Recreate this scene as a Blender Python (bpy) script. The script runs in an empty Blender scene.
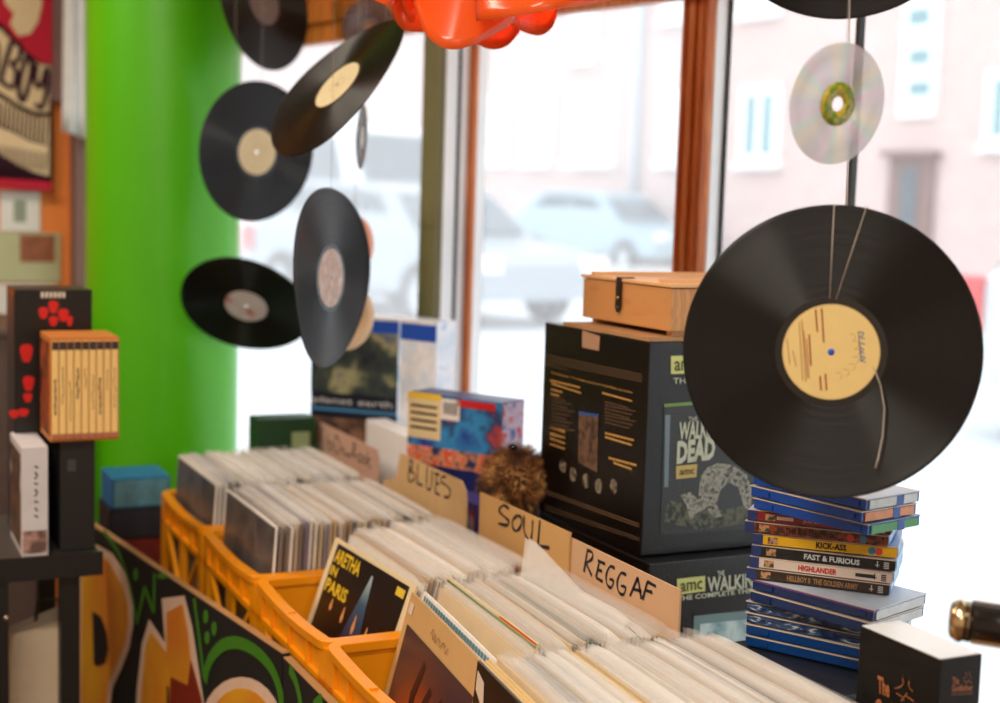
import bpy, math, random
from math import sin, cos, pi, radians, sqrt, atan2, tan
from mathutils import Vector, Matrix, noise as mnoise
random.seed(7)
sc = bpy.context.scene
COL = sc.collection
V = Vector

# ------------------------------------------------------------------ camera
EYE = V((0, 0, 1.55))
YAW, PITCH, ROLL = radians(25.7), radians(-5.9), radians(1.8)
FWD = V((sin(YAW)*cos(PITCH), cos(YAW)*cos(PITCH), sin(PITCH)))
_r0 = V((cos(YAW), -sin(YAW), 0)); _u0 = _r0.cross(FWD)
RGT = _r0*cos(ROLL) + _u0*sin(ROLL); UPV = _u0*cos(ROLL) - _r0*sin(ROLL)
cd = bpy.data.cameras.new('camera'); cam = bpy.data.objects.new('camera', cd); COL.objects.link(cam)
cd.sensor_width = 36; cd.lens = 50; cd.clip_start = .05; cd.clip_end = 300
cam.matrix_world = Matrix(((RGT.x, UPV.x, -FWD.x, EYE.x), (RGT.y, UPV.y, -FWD.y, EYE.y), (RGT.z, UPV.z, -FWD.z, EYE.z), (0, 0, 0, 1)))
cd.dof.use_dof = True; cd.dof.focus_distance = 1.72; cd.dof.aperture_fstop = 3.0
sc.camera = cam
sc.view_settings.view_transform = 'Standard'; sc.view_settings.look = 'None'
sc.view_settings.gamma = 1; sc.view_settings.exposure = 0.26
try: sc.view_settings.use_curve_mapping = False
except Exception: pass
sc.cycles.transparent_max_bounces = 32; sc.cycles.max_bounces = 8

# ------------------------------------------------------------------ world: bright overcast daylight
w = bpy.data.worlds.new('overcast_sky'); sc.world = w; w.use_nodes = True
bg = w.node_tree.nodes['Background']; bg.inputs[0].default_value = (.93, .97, 1, 1); bg.inputs[1].default_value = 2.25

def area_light(name, loc, size, size_y, energy, col, rot=(0, 0, 0)):
    l = bpy.data.lights.new(name, 'AREA'); l.shape = 'RECTANGLE'; l.size = size; l.size_y = size_y
    l.energy = energy; l.color = col
    o = bpy.data.objects.new(name, l); COL.objects.link(o); o.location = loc; o.rotation_euler = rot
    return o
# fill lights added under the ceiling to brighten the room, no fixtures seen
area_light('ceiling_fill_light', (-.5, .9, 2.66), 1.3, .14, 33, (1, .89, .76))
area_light('ceiling_fill_light', (-.5, 3.0, 2.66), 1.3, .14, 22, (1, .86, .70))
area_light('ceiling_fill_light', (-.3, -1.0, 2.66), 1.3, .14, 34, (1, .90, .80))

# ------------------------------------------------------------------ measuring: a ray through a point of the picture, cut with a plane
def ray(x, y): return FWD + RGT*((x-500)/1388.9) - UPV*((y-351.5)/1388.9)
def atX(x, y, X): v = ray(x, y); return EYE + v*(X/v.x)
def atY(x, y, Y): v = ray(x, y); return EYE + v*(Y/v.y)
def atZ(x, y, z): v = ray(x, y); return EYE + v*((z-EYE.z)/v.z)
def atD(x, y, d): return EYE + ray(x, y)*d
def atP(x, y, p, n): v = ray(x, y); return EYE + v*((V(p)-EYE).dot(n)/v.dot(n))

# ------------------------------------------------------------------ materials
def s2l(c):
    c = c/255
    return c/12.92 if c <= .04045 else ((c+.055)/1.055)**2.4
def rgb(*c): return tuple(s2l(k) for k in c)
MATS = {}
def M(name, col, rough=.5, metal=0, var=.12, scale=25, bump=0, bscale=150, coord='Object', **kw):
    if name in MATS: return MATS[name]
    m = bpy.data.materials.new(name); m.use_nodes = True; nt = m.node_tree; N = nt.nodes; L = nt.links
    p = N['Principled BSDF']; tc = N.new('ShaderNodeTexCoord')
    nz = N.new('ShaderNodeTexNoise'); nz.inputs['Scale'].default_value = scale; nz.inputs['Detail'].default_value = 4
    L.new(tc.outputs[coord], nz.inputs['Vector'])
    mx = N.new('ShaderNodeMix'); mx.data_type = 'RGBA'
    c = rgb(*col)
    mx.inputs[6].default_value = tuple(max(0, k*(1-var)) for k in c)+(1,)
    mx.inputs[7].default_value = tuple(min(1, k*(1+var)) for k in c)+(1,)
    L.new(nz.outputs[0], mx.inputs[0]); L.new(mx.outputs[2], p.inputs['Base Color'])
    p.inputs['Roughness'].default_value = rough; p.inputs['Metallic'].default_value = metal
    if bump:
        n2 = N.new('ShaderNodeTexNoise'); n2.inputs['Scale'].default_value = bscale
        L.new(tc.outputs[coord], n2.inputs['Vector'])
        b = N.new('ShaderNodeBump'); b.inputs['Strength'].default_value = bump; b.inputs['Distance'].default_value = .002
        L.new(n2.outputs[0], b.inputs['Height']); L.new(b.outputs[0], p.inputs['Normal'])
    for k, v in kw.items():
        k = k.replace('_', ' ')
        p.inputs[k].default_value = v if not isinstance(v, tuple) else v
    MATS[name] = m; return m
def bsdf(m): return m.node_tree.nodes['Principled BSDF']
def node(m, t): return m.node_tree.nodes.new(t)
def ramp(m, stops):
    r = node(m, 'ShaderNodeValToRGB'); e = r.color_ramp.elements
    while len(e) < len(stops): e.new(.5)
    for k, (pos, c) in enumerate(stops): e[k].position = pos; e[k].color = rgb(*c)+(1,)
    return r
def texmat(name, stops, kind='noise', scale=10, rough=.5, detail=4, vscale=(1, 1, 1), dist=0, bump=0):
    if name in MATS: return MATS[name]
    m = M(name, (128, 128, 128), rough); nt = m.node_tree; L = nt.links
    tc = node(m, 'ShaderNodeTexCoord'); mp = node(m, 'ShaderNodeMapping'); mp.inputs['Scale'].default_value = vscale
    L.new(tc.outputs['Object'], mp.inputs['Vector'])
    if kind == 'noise':
        t = node(m, 'ShaderNodeTexNoise'); t.inputs['Detail'].default_value = detail; t.inputs['Distortion'].default_value = dist
    elif kind == 'voronoi': t = node(m, 'ShaderNodeTexVoronoi')
    elif kind == 'wave':
        t = node(m, 'ShaderNodeTexWave'); t.inputs['Distortion'].default_value = dist; t.inputs['Detail'].default_value = detail
    t.inputs['Scale'].default_value = scale
    L.new(mp.outputs[0], t.inputs['Vector'])
    r = ramp(m, stops)
    L.new(t.outputs['Distance' if kind == 'voronoi' else 'Fac' if kind != 'wave' else 'Fac'] , r.inputs[0])
    L.new(r.outputs[0], bsdf(m).inputs['Base Color'])
    if bump:
        b = node(m, 'ShaderNodeBump'); b.inputs['Strength'].default_value = bump; b.inputs['Distance'].default_value = .003
        L.new(t.outputs[0], b.inputs['Height']); L.new(b.outputs[0], bsdf(m).inputs['Normal'])
    return m
def filmmat(name, col, dens, rough=.25):
    m = bpy.data.materials.new(name); m.use_nodes = True; nt = m.node_tree; L = nt.links
    p = bsdf(m); p.inputs['Base Color'].default_value = rgb(*col)+(1,); p.inputs['Roughness'].default_value = rough
    tr = node(m, 'ShaderNodeBsdfTransparent'); mx = node(m, 'ShaderNodeMixShader')
    nz = node(m, 'ShaderNodeTexNoise'); nz.inputs['Scale'].default_value = 14; tc = node(m, 'ShaderNodeTexCoord')
    mr = node(m, 'ShaderNodeMapRange'); mr.inputs[3].default_value = dens*.6; mr.inputs[4].default_value = min(1, dens*1.4)
    L.new(tc.outputs['Object'], nz.inputs['Vector']); L.new(nz.outputs[0], mr.inputs[0]); L.new(mr.outputs[0], mx.inputs[0])
    L.new(tr.outputs[0], mx.inputs[1]); L.new(p.outputs[0], mx.inputs[2])
    L.new(mx.outputs[0], nt.nodes['Material Output'].inputs['Surface'])
    MATS[name] = m; return m

# ------------------------------------------------------------------ mesh building
class MB:
    def __init__(s): s.v = []; s.f = []; s.m = []; s.sm = []
    def add(s, vs, fs, mi=0, smooth=False):
        b = len(s.v); s.v += [V(p) for p in vs]
        for f in fs: s.f.append([b+i for i in f]); s.m.append(mi); s.sm.append(smooth)
        return s
    def obox(s, c, ax, ay, az, mi=0):
        c, ax, ay, az = V(c), V(ax), V(ay), V(az)
        vs = [c+ax*i+ay*j+az*k for k in (-1, 1) for j in (-1, 1) for i in (-1, 1)]
        return s.add(vs, [(0, 2, 3, 1), (4, 5, 7, 6), (0, 1, 5, 4), (2, 6, 7, 3), (0, 4, 6, 2), (1, 3, 7, 5)], mi)
    def box(s, x0, x1, y0, y1, z0, z1, mi=0):
        return s.obox(((x0+x1)/2, (y0+y1)/2, (z0+z1)/2), (abs(x1-x0)/2, 0, 0), (0, abs(y1-y0)/2, 0), (0, 0, abs(z1-z0)/2), mi)
    def bar(s, a, b, w, h, up=(0, 0, 1), mi=0):
        a, b = V(a), V(b); d = (b-a); u = V(up); sd = d.cross(u).normalized(); u = sd.cross(d).normalized()
        return s.obox((a+b)/2, d/2, sd*(w/2), u*(h/2), mi)
    def tube(s, pts, r, n=8, mi=0, cap=True):
        pts = [V(p) for p in pts]; rs = r if isinstance(r, (list, tuple)) else [r]*len(pts)
        vs = []; prev = None
        for i, p in enumerate(pts):
            d = (pts[min(i+1, len(pts)-1)]-pts[max(i-1, 0)]).normalized()
            if prev is None:
                a = d.orthogonal().normalized()
            else:
                a = (prev - d*prev.dot(d)).normalized()
            prev = a; b = d.cross(a)
            vs += [p+(a*cos(2*pi*k/n)+b*sin(2*pi*k/n))*rs[i] for k in range(n)]
        fs = [(i*n+k, i*n+(k+1) % n, (i+1)*n+(k+1) % n, (i+1)*n+k) for i in range(len(pts)-1) for k in range(n)]
        if cap: fs += [tuple(range(n))[::-1], tuple((len(pts)-1)*n+k for k in range(n))]
        return s.add(vs, fs, mi, True)
    def lathe(s, prof, n=64, mat=None, mi=0, smooth=True, closed=False):
        mat = mat or Matrix.Identity(4); k = len(prof)
        vs = [mat @ V((r*cos(2*pi*j/n), r*sin(2*pi*j/n), z)) for j in range(n) for r, z in prof]
        rng = range(k if closed else k-1)
        fs = [(j*k+i, ((j+1) % n)*k+i, ((j+1) % n)*k+(i+1) % k, j*k+(i+1) % k) for j in range(n) for i in rng]
        return s.add(vs, fs, mi, smooth)
    def prism(s, poly, o, ex, ey, th, mi=0):
        """poly in (u,v) on a plane through o; thickness along ex x ey"""
        o, ex, ey = V(o), V(ex), V(ey); n = ex.cross(ey).normalized()*th; k = len(poly)
        a = [o+ex*u+ey*v for u, v in poly]
        area = sum(poly[i][0]*poly[(i+1) % k][1]-poly[(i+1) % k][0]*poly[i][1] for i in range(k))
        if area < 0: a.reverse()
        return s.add(a+[p+n for p in a], [tuple(range(k))[::-1], tuple(range(k, 2*k))]+[(i, (i+1) % k, k+(i+1) % k, k+i) for i in range(k)], mi)
    def slab(s, pts, n, th, mi=0):
        """polygon of 3-D points thickened along n"""
        pts = [V(p) for p in pts]; n = V(n).normalized()*th; k = len(pts)
        return s.add(pts+[p+n for p in pts], [tuple(range(k))[::-1], tuple(range(k, 2*k))]+[(i, (i+1) % k, k+(i+1) % k, k+i) for i in range(k)], mi)
def wloc(o):
    l = V((0, 0, 0))
    while o is not None: l += o.location; o = o.parent
    return l
def obj(name, mb, mats, parent=None, loc=None, bevel=0):
    """one mesh object; mb holds world coordinates"""
    base = wloc(parent) if parent else V((0, 0, 0))
    if parent is None and loc is None:
        n = len(mb.v); loc = V((sum(v.x for v in mb.v)/n, sum(v.y for v in mb.v)/n, min(v.z for v in mb.v)))
    if parent is None: base = V(loc)
    me = bpy.data.meshes.new(name); me.from_pydata([v-base for v in mb.v], [], mb.f)
    for m in (mats if isinstance(mats, (list, tuple)) else [mats]): me.materials.append(m)
    me.polygons.foreach_set('material_index', mb.m); me.polygons.foreach_set('use_smooth', mb.sm); me.update()
    o = bpy.data.objects.new(name, me); COL.objects.link(o)
    if parent: o.parent = parent
    else: o.location = loc
    if bevel:
        b = o.modifiers.new('bevel', 'BEVEL'); b.width = bevel; b.segments = 2; b.limit_method = 'ANGLE'
    return o
def tag(o, label, cat=None, group=None, kind=None):
    if label: o['label'] = label
    if cat: o['category'] = cat
    if group: o['group'] = group
    if kind: o['kind'] = kind
    return o
def thing(name, label, cat, loc, group=None):
    o = bpy.data.objects.new(name, None); COL.objects.link(o); o.location = loc; o.empty_display_size = .02
    return tag(o, label, cat, group)
def struct(name, mb, m, bevel=0):
    o = obj(name, mb, m, bevel=bevel); o['kind'] = 'structure'; return o
def text_mb(mb, s, o, ex, ey, w, h, th=.0006, mi=0, bold=.0):
    """lettering fitted into a w x h field whose lower left corner is o"""
    cu = bpy.data.curves.new('t', 'FONT'); cu.body = s; cu.offset = bold; cu.resolution_u = 2
    to = bpy.data.objects.new('t', cu); COL.objects.link(to)
    dg = bpy.context.evaluated_depsgraph_get(); me = to.evaluated_get(dg).to_mesh()
    xs = [v.co.x for v in me.vertices]; ys = [v.co.y for v in me.vertices]
    x0, x1, y0, y1 = min(xs), max(xs), min(ys), max(ys)
    o, ex, ey = V(o), V(ex).normalized(), V(ey).normalized(); n = ex.cross(ey)
    vs = [o+ex*((v.co.x-x0)/(x1-x0)*w)+ey*((v.co.y-y0)/(y1-y0)*h)+n*th for v in me.vertices]
    mb.add(vs, [tuple(p.vertices) for p in me.polygons], mi)
    to.to_mesh_clear() if hasattr(to, 'to_mesh_clear') else None
    COL.objects.unlink(to); bpy.data.objects.remove(to); bpy.data.curves.remove(cu)
    return mb
def strokes_mb(mb, strokes, tofn, nrm, wd, th=.0008, mi=0):
    """hand drawn lines: flat ribbons with round joints on a plane; tofn turns a drawn point into space"""
    nrm = V(nrm).normalized()
    for st in strokes:
        P = [tofn(*p) for p in st]
        if len(P) > 2:   # smooth
            Q = []
            for i in range(len(P)-1):
                p0, p1, p2, p3 = P[max(i-1, 0)], P[i], P[i+1], P[min(i+2, len(P)-1)]
                for t in (0, .33, .66):
                    Q.append(.5*((2*p1)+(p2-p0)*t+(2*p0-5*p1+4*p2-p3)*t*t+(3*p1-p0-3*p2+p3)*t**3))
            Q.append(P[-1]); P = Q
        L, R = [], []
        for i, p in enumerate(P):
            d = P[min(i+1, len(P)-1)]-P[max(i-1, 0)]
            if d.length < 1e-7: d = V((0, 0, 1))
            sd = d.normalized().cross(nrm).normalized()*(wd/2*((.85+.25*sin(i*1.3)) if wd < .008 else 1))
            L.append(p+sd+nrm*th); R.append(p-sd+nrm*th)
        k = len(P); mb.add(L+R, [(i, i+1, k+i+1, k+i) for i in range(k-1)], mi)
    return mb

# ------------------------------------------------------------------ shared materials
m_black = M('black_card', (9, 8, 8), .3, bump=.25, bscale=350, Specular_IOR_Level=.5)
m_vinyl = None
m_thread = M('nylon_thread', (190, 180, 165), .3, Alpha=.55)
m_white = M('white_paint', (235, 238, 238), .45, var=.03)
m_kraft = M('kraft_board', (203, 160, 100), .8, var=.1, scale=12)
m_kraft2 = M('pink_board', (208, 168, 130), .8, var=.08, scale=12)
m_ink = M('marker_ink', (22, 24, 40), .5)
m_orange_pl = M('orange_plastic', (238, 148, 4), .38, var=.1, scale=9, bump=.1, bscale=60, Subsurface_Weight=.08)
m_text = M('printed_white', (225, 220, 205), .5)
m_tan_text = M('printed_tan', (190, 140, 90), .5)

# ================================================================== ROOM
T = V((-.2604, .9655, 0)); NO = V((.9655, .2604, 0)); W0 = V((1.55, 1.7, 0)); Z = V((0, 0, 1))
def wp(s, o=0, z=0): return W0+T*s+NO*o+Z*z
def wbar(mb, s0, s1, o0, o1, z0, z1, mi=0):
    c = (wp(s0, o0, z0)+wp(s1, o1, z1))/2
    return mb.obox(c, T*(abs(s1-s0)/2), NO*(abs(o1-o0)/2), Z*(abs(z1-z0)/2), mi)
m_plaster = M('warm_plaster', (228, 214, 195), .85, var=.05, scale=4)
m_orwall = M('orange_wall_paint', (250, 144, 66), .7, var=.08, scale=3)
m_floor = texmat('worn_wood_floor', [(.3, (70, 48, 32)), (.7, (110, 80, 55))], 'wave', 3, .5, 3, (1, 12, 1), 4)
m_wood = texmat('red_brown_window_wood', [(.2, (150, 66, 20)), (.5, (200, 108, 44)), (.8, (232, 158, 84))], 'noise', 22, .4, 6, (5, 5, .35), 1.0, .3)
m_olive = M('olive_metal_paint', (128, 124, 92), .45, var=.06)
m_alu = M('white_window_frame', (246, 250, 255), .4, var=.04)
m_darkgap = M('dark_seal', (40, 42, 40), .6)
struct('floor', MB().box(-2.6, 2.45, -2.0, 4.4, -.1, 0), m_floor)
struct('ceiling', MB().box(-2.6, 2.45, -2.0, 4.4, 2.7, 2.8), m_plaster)
struct('wall_left', MB().box(-2.7, -2.6, -2.0, 4.4, 0, 2.7), m_plaster)
struct('wall_behind', MB().box(-2.6, 2.45, -2.1, -2.0, 0, 2.7), m_plaster)
struct('wall_back', MB().box(-2.6, .9, 4.3, 4.4, 0, 2.7), m_orwall)
b = MB(); wbar(b, -3.7, 2.75, 0, .2, 0, .70); wbar(b, -3.7, 2.75, 0, .2, 2.06, 2.7); wbar(b, -3.75, -2.0, 0, .2, .7, 2.06); wbar(b, 2.48, 2.75, 0, .2, .7, 2.06)
struct('wall_window', b, m_plaster)
b = MB(); wbar(b, -2.0, 2.48, -.03, .0, 1.938, 2.06); wbar(b, -2.0, 2.48, -.045, -.03, 1.985, 2.03)
struct('trim_1', b, m_wood)
b = MB(); wbar(b, .467, .526, 0, .03, .70, 1.96)
for s0, s1, o in ((.472, .482, -.006), (.489, .502, -.010), (.511, .521, -.006)): wbar(b, s0, s1, o, .01, .70, 1.96)
struct('trim_2', b, m_wood, .003)
b = MB(); wbar(b, .441, .445, 0, .027, .73, 1.955); struct('trim_3', b, m_alu)
b = MB(); wbar(b, .4345, .4417, .028, .034, .73, 1.955); struct('trim_4', b, m_darkgap)
b = MB(); wbar(b, 1.232, 1.294, -.01, .012, .70, 1.96)
for z in (1.5, 1.1): wbar(b, 1.245, 1.257, -.014, -.01, z, z+.012); wbar(b, 1.268, 1.28, -.014, -.01, z, z+.012)
struct('trim_5', b, m_olive, .003)
b = MB(); wbar(b, 1.2173, 1.2215, 0.0, .0315, .73, 1.955); struct('trim_6', b, m_alu)
b = MB(); wbar(b, 1.212, 1.2195, .033, .038, .73, 1.955); struct('trim_7', b, m_darkgap)
b = MB(); wbar(b, 1.212, 1.216, .038, .059, .73, 1.955); struct('trim_13', b, m_alu)
b = MB(); wbar(b, 1.1916, 1.213, .060, .070, .73, 1.955); struct('trim_8', b, m_wood)
b = MB(); wbar(b, 1.1916, 1.196, .070, .096, .73, 1.955); struct('trim_14', b, m_alu)
b = MB(); wbar(b, -2.0, 2.48, -.02, .12, .70, .73); struct('trim_9', b, m_white)
def veil(name, f):
    m = bpy.data.materials.new(name); m.use_nodes = True; nt = m.node_tree; nt.nodes.remove(bsdf(m))
    a = node(m, 'ShaderNodeBsdfTransparent'); a.inputs[0].default_value = (.96, .99, 1, 1); c = node(m, 'ShaderNodeBsdfTranslucent'); c.inputs[0].default_value = (.97, .98, 1, 1)
    tc = node(m, 'ShaderNodeTexCoord'); nz = node(m, 'ShaderNodeTexNoise'); nz.inputs['Scale'].default_value = 3; mr = node(m, 'ShaderNodeMapRange'); mr.inputs[3].default_value = f*.85; mr.inputs[4].default_value = f*1.15
    nt.links.new(tc.outputs['Object'], nz.inputs['Vector']); nt.links.new(nz.outputs[0], mr.inputs[0])
    x = node(m, 'ShaderNodeMixShader'); nt.links.new(mr.outputs[0], x.inputs[0]); nt.links.new(a.outputs[0], x.inputs[1]); nt.links.new(c.outputs[0], x.inputs[2]); nt.links.new(x.outputs[0], nt.nodes['Material Output'].inputs['Surface']); return m
m_glasses = [veil('glare_glass_heavy', .26), veil('glare_glass', .21), veil('glare_glass_light', .085)]  # milky mix in the panes stands in for daylight glare, strength per pane
for k, (s0, s1) in enumerate(((1.294, 2.48), (.50, 1.1916), (-2.0, .4345))):
    b = MB(); wbar(b, s0, s1, (.03, .098, .029)[k], (.036, .104, .034)[k], .73, 1.955); o = struct('window_%d' % (k+1), b, m_glasses[k])
# thin dark bar in the right hand window
p0 = atP(857, 10, W0, NO); b = MB(); s_ = (p0-W0).dot(T)
wbar(b, s_-.004, s_+.004, .005, .02, .73, 1.955); struct('trim_10', b, m_darkgap)

# ------------------------------------------------------------------ street outside
STZ = .35
m_snow = M('pale_wet_street', (205, 210, 214), .6, var=.1, scale=.6)
b = MB(); c = wp(12, .2+20, STZ-.1); b.obox(c, T*60, NO*20, Z*.1); tag(obj('street', b, m_snow), None, kind='structure')
b = MB(); c = wp(12, 17.5, STZ+.06); b.obox(c, T*60, NO*1.6, Z*.06); tag(obj('pavement', b, M('pale_pavement', (190, 186, 182), .8)), None, kind='structure')
def brick_mat():
    m = M('haze_paled_brick', (180, 140, 128), .9); L = m.node_tree.links
    br = node(m, 'ShaderNodeTexBrick'); br.inputs['Color1'].default_value = rgb(208, 178, 172)+(1,); br.inputs['Color2'].default_value = rgb(194, 164, 158)+(1,)  # brick tones brightened to stand in for glare haze outside
    br.inputs['Mortar'].default_value = rgb(208, 190, 184)+(1,); br.inputs['Scale'].default_value = 1; br.inputs['Mortar Size'].default_value = .012
    br.inputs['Brick Width'].default_value = .25; br.inputs['Row Height'].default_value = .085
    tc = node(m, 'ShaderNodeTexCoord'); sp = node(m, 'ShaderNodeSeparateXYZ'); cb = node(m, 'ShaderNodeCombineXYZ')
    dt = node(m, 'ShaderNodeVectorMath'); dt.operation = 'DOT_PRODUCT'; dt.inputs[1].default_value = tuple(T)
    L.new(tc.outputs['Object'], dt.inputs[0]); L.new(tc.outputs['Object'], sp.inputs[0])
    L.new(dt.outputs['Value'], cb.inputs[0]); L.new(sp.outputs['Z'], cb.inputs[1]); L.new(cb.outputs[0], br.inputs['Vector'])
    L.new(br.outputs['Color'], bsdf(m).inputs['Base Color']); return m
m_brick = brick_mat(); BO = 20.3
bp = W0+NO*BO
bl = thing('apartment_building', 'pink brick apartment building with white framed windows across the street', 'building', tuple(wp(15, BO, STZ)))
b = MB(); b.obox(wp(15, BO+4, STZ+6), T*50, NO*4, Z*6); obj('wall', b, m_brick, bl)
m_pane = M('dark_house_glass', (120, 150, 155), .12, var=.3, scale=1)
def bwin(x0, x1, y0, y1, panes=2, rows=1, margin=.16, pm=None):
    A, B = atP(x0, y1, bp, NO), atP(x1, y0, bp, NO)
    C = atP(x0, y0, bp, NO); D = atP(x1, y1, bp, NO)
    sa, sb = (A-W0).dot(T), (B-W0).dot(T); z0 = (A.z+D.z)/2; z1 = (B.z+C.z)/2
    s0, s1 = min(sa, sb), max(sa, sb)
    b = MB(); wbar(b, s0, s1, BO-.12, BO+.02, z0, z1); wbar(b, s0-.08, s1+.08, BO-.2, BO, z0-.12, z0)
    f = obj('window', b, m_white, bl)
    mw = (s1-s0)*margin; pw = (s1-s0-mw*(panes+1))/panes; ph = (z1-z0-mw*(rows+1))/rows
    for i in range(panes):
        for j in range(rows):
            b = MB(); a = s0+mw+i*(pw+mw); zz = z0+mw+j*(ph+mw)
            wbar(b, a, a+pw, BO-.125, BO-.10, zz, zz+ph); obj('pane', b, pm or m_pane, f)
m_curt = M('curtained_glass', (214, 222, 222), .3)
for a in ((485, 511, 97, 163), (524, 554, 97, 163), (569, 618, 95, 163), (661, 684, 92, 163)): bwin(*a, pm=m_curt)
for a in ((497, 530, -40, 20), (572, 600, -40, 60), (664, 690, -60, 20), (742, 786, -90, 13)): bwin(*a, pm=m_curt)
bwin(741, 784, 87, 163); bwin(986, 1040, 70, 145); bwin(1090, 1150, 60, 135)
for a in ((380, 408, 106, 163), (340, 362, 106, 163), (255, 285, 106, 160), (300, 322, 106, 160), (430, 440, 106, 160)): bwin(*a, pm=m_curt)
# stair tower window: white frame with three small panes
A, B = atP(902, 118, bp, NO), atP(946, -40, bp, NO); s0, s1 = sorted(((A-W0).dot(T), (B-W0).dot(T)))
b = MB(); wbar(b, s0, s1, BO-.14, BO, A.z, B.z+2); f = obj('window', b, m_white, bl)
for y0, y1 in ((8, 27), (49, 66), (81, 97), (-36, -18)):
    P0, P1 = atP(913, y1, bp, NO), atP(935, y0, bp, NO); q = sorted(((P0-W0).dot(T), (P1-W0).dot(T)))
    b = MB(); wbar(b, q[0], q[1], BO-.16, BO-.12, P0.z, P1.z); obj('pane', b, m_pane, f)
# entrance door
A, B = atP(888, 240, bp, NO), atP(938, 157, bp, NO); s0, s1 = sorted(((A-W0).dot(T), (B-W0).dot(T)))
b = MB(); wbar(b, s0, s1, BO-.1, BO, STZ+.1, B.z); wbar(b, s0-.1, s1+.1, BO-.3, BO, B.z, B.z+.1); dr = obj('door', b, M('brown_door', (120, 84, 74), .6), bl)
b = MB(); wbar(b, s0+.35*(s1-s0), s0+.7*(s1-s0), BO-.13, BO-.09, STZ+.9, B.z-.2); obj('pane', b, M('dark_door_glass', (70, 78, 84), .2), dr)
# downpipe
P = atP(640, 100, bp, NO); s_ = (P-W0).dot(T)
b = MB(); b.tube([wp(s_, BO-.1, STZ), wp(s_, BO-.1, 11)], .09); obj('downpipe', b, M('pale_pipe', (190, 200, 205), .5), bl)

# cars: side profile extruded, cabin glass, wheels, lights
m_tyre = M('tyre_rubber', (30, 30, 32), .8); m_rim = M('wheel_rim', (170, 175, 180), .3, .8)
m_cglass = M('car_glass', (60, 75, 85), .08); m_red = M('tail_light_red', (200, 30, 25), .25)
def car(label, pos, ang, L, H, paint, kind='hatch'):
    d = V((cos(ang), sin(ang), 0)); sd = V((-d.y, d.x, 0)); hw = .88
    t = thing('car', label, 'car', tuple(pos)); o = V(pos)
    if kind == 'van': prof = [(0, .3), (0, .9), (.02, .97), (.16, 1.0), (.3, 1.0), (.93, 1.0), (.97, .85), (1, .5), (1, .2), (0, .2)]; prof = [(0, .2), (0, .50), (.13, .56), (.24, .97), (.3, 1), (.95, 1), (.99, .9), (1, .2)]
    else: prof = [(0, .2), (0, .45), (.03, .52), (.24, .6), (.38, .93), (.45, .99), (.72, 1), (.85, .93), (.96, .62), (1, .58), (1, .22)]
    def ring(y, ins, scale=1):
        return [o+d*((u-.5)*L)+sd*y+Z*(v*H) + sd*(-math.copysign(ins, y) if v > .62 else 0) for u, v in prof]
    b = MB(); k = len(prof)
    rings = [ring(-hw, .14), ring(-hw+.05, .14), ring(hw-.05, .14), ring(hw, .14)]
    rings[0] = [p+(o+Z*H*.5-p)*.03 for p in rings[0]]; rings[3] = [p+(o+Z*H*.5-p)*.03 for p in rings[3]]
    vs = sum(rings, []); fs = [(r*k+i, r*k+(i+1) % k, (r+1)*k+(i+1) % k, (r+1)*k+i) for r in range(3) for i in range(k)]
    fs += [tuple(range(k))[::-1], tuple(3*k+i for i in range(k))]; b.add(vs, fs)
    body = obj('body', b, paint, t)
    hi = .9; lo = .64
    for y in (-hw, hw):
        sgn = math.copysign(1, y); b = MB()
        if kind == 'van': qs = [[(.2, .6), (.27, .9), (.42, .9), (.42, .6)]]
        else: qs = [[(.3, .63), (.41, .9), (.56, .93), (.56, .63)], [(.58, .63), (.58, .93), (.74, .93), (.88, .66)]]
        for q in qs: b.slab([o+d*((u-.5)*L)+sd*(y-sgn*.105*(1 if v > .62 else 0)-sgn*.03)+Z*(v*H) for u, v in q], sd*sgn, .05)
        obj('side_window', b, m_cglass, t)
    b = MB()
    q = [(.255, .64), (.37, .9)] if kind != 'van' else [(.14, .6), (.225, .93)]
    b.slab([o+d*((u-.5)*L-.02)+sd*yy+Z*(v*H) for (u, v), yy in ((q[0], -.7), (q[0], .7), (q[1], .62), (q[1], -.62))], -d+Z*.7, .03); obj('windscreen', b, m_cglass, t)
    if kind != 'van':
        b = MB(); b.slab([o+d*((u-.5)*L+.02)+sd*yy+Z*(v*H) for u, v, yy in ((.955, .66, -.66), (.955, .66, .66), (.865, .9, .6), (.865, .9, -.6))], d+Z*.7, .03); obj('rear_window', b, m_cglass, t)
    for y in (-.72, .72):
        b = MB(); b.obox(o+d*(.5*L-.08)+sd*y+Z*(.53*H), d*.12, sd*.17, Z*.15); obj('tail_light', b, m_red, t)
        b = MB(); b.obox(o-d*(.5*L)+sd*y+Z*(.45*H), d*.03, sd*.18, Z*.08); obj('headlight', b, m_alu, t)
    for u in (.19, .8):
        for y in (-hw+.05, hw-.05):
            sgn = math.copysign(1, y); c = o+d*((u-.5)*L)+sd*y+Z*.32
            mt = Matrix((( d.x, 0, sd.x*sgn, c.x), (d.y, 0, sd.y*sgn, c.y), (0, 1, 0, c.z), (0, 0, 0, 1)))
            b = MB(); b.lathe([(.20, -.1), (.30, -.1), (.32, -.07), (.32, .07), (.30, .1), (.2, .1)], 24, mt, closed=True); wh = obj('wheel', b, m_tyre, t)
            b = MB(); b.lathe([(0.0, .09), (.06, .09), (.2, .06), (.21, .09), (.21, 0)], 16, mt); obj('wheel_rim', b, m_rim, wh)
    return t
aT = atan2(T.y, T.x)
def onst(x, y): p = atZ(x, y, STZ); return p
p = onst(605, 268); car('white topped car with red tail light parked across the street', (p.x, p.y, STZ), aT, 4.5, 1.62, M('pale_blue_car_paint', (150, 175, 188), .25))
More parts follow.
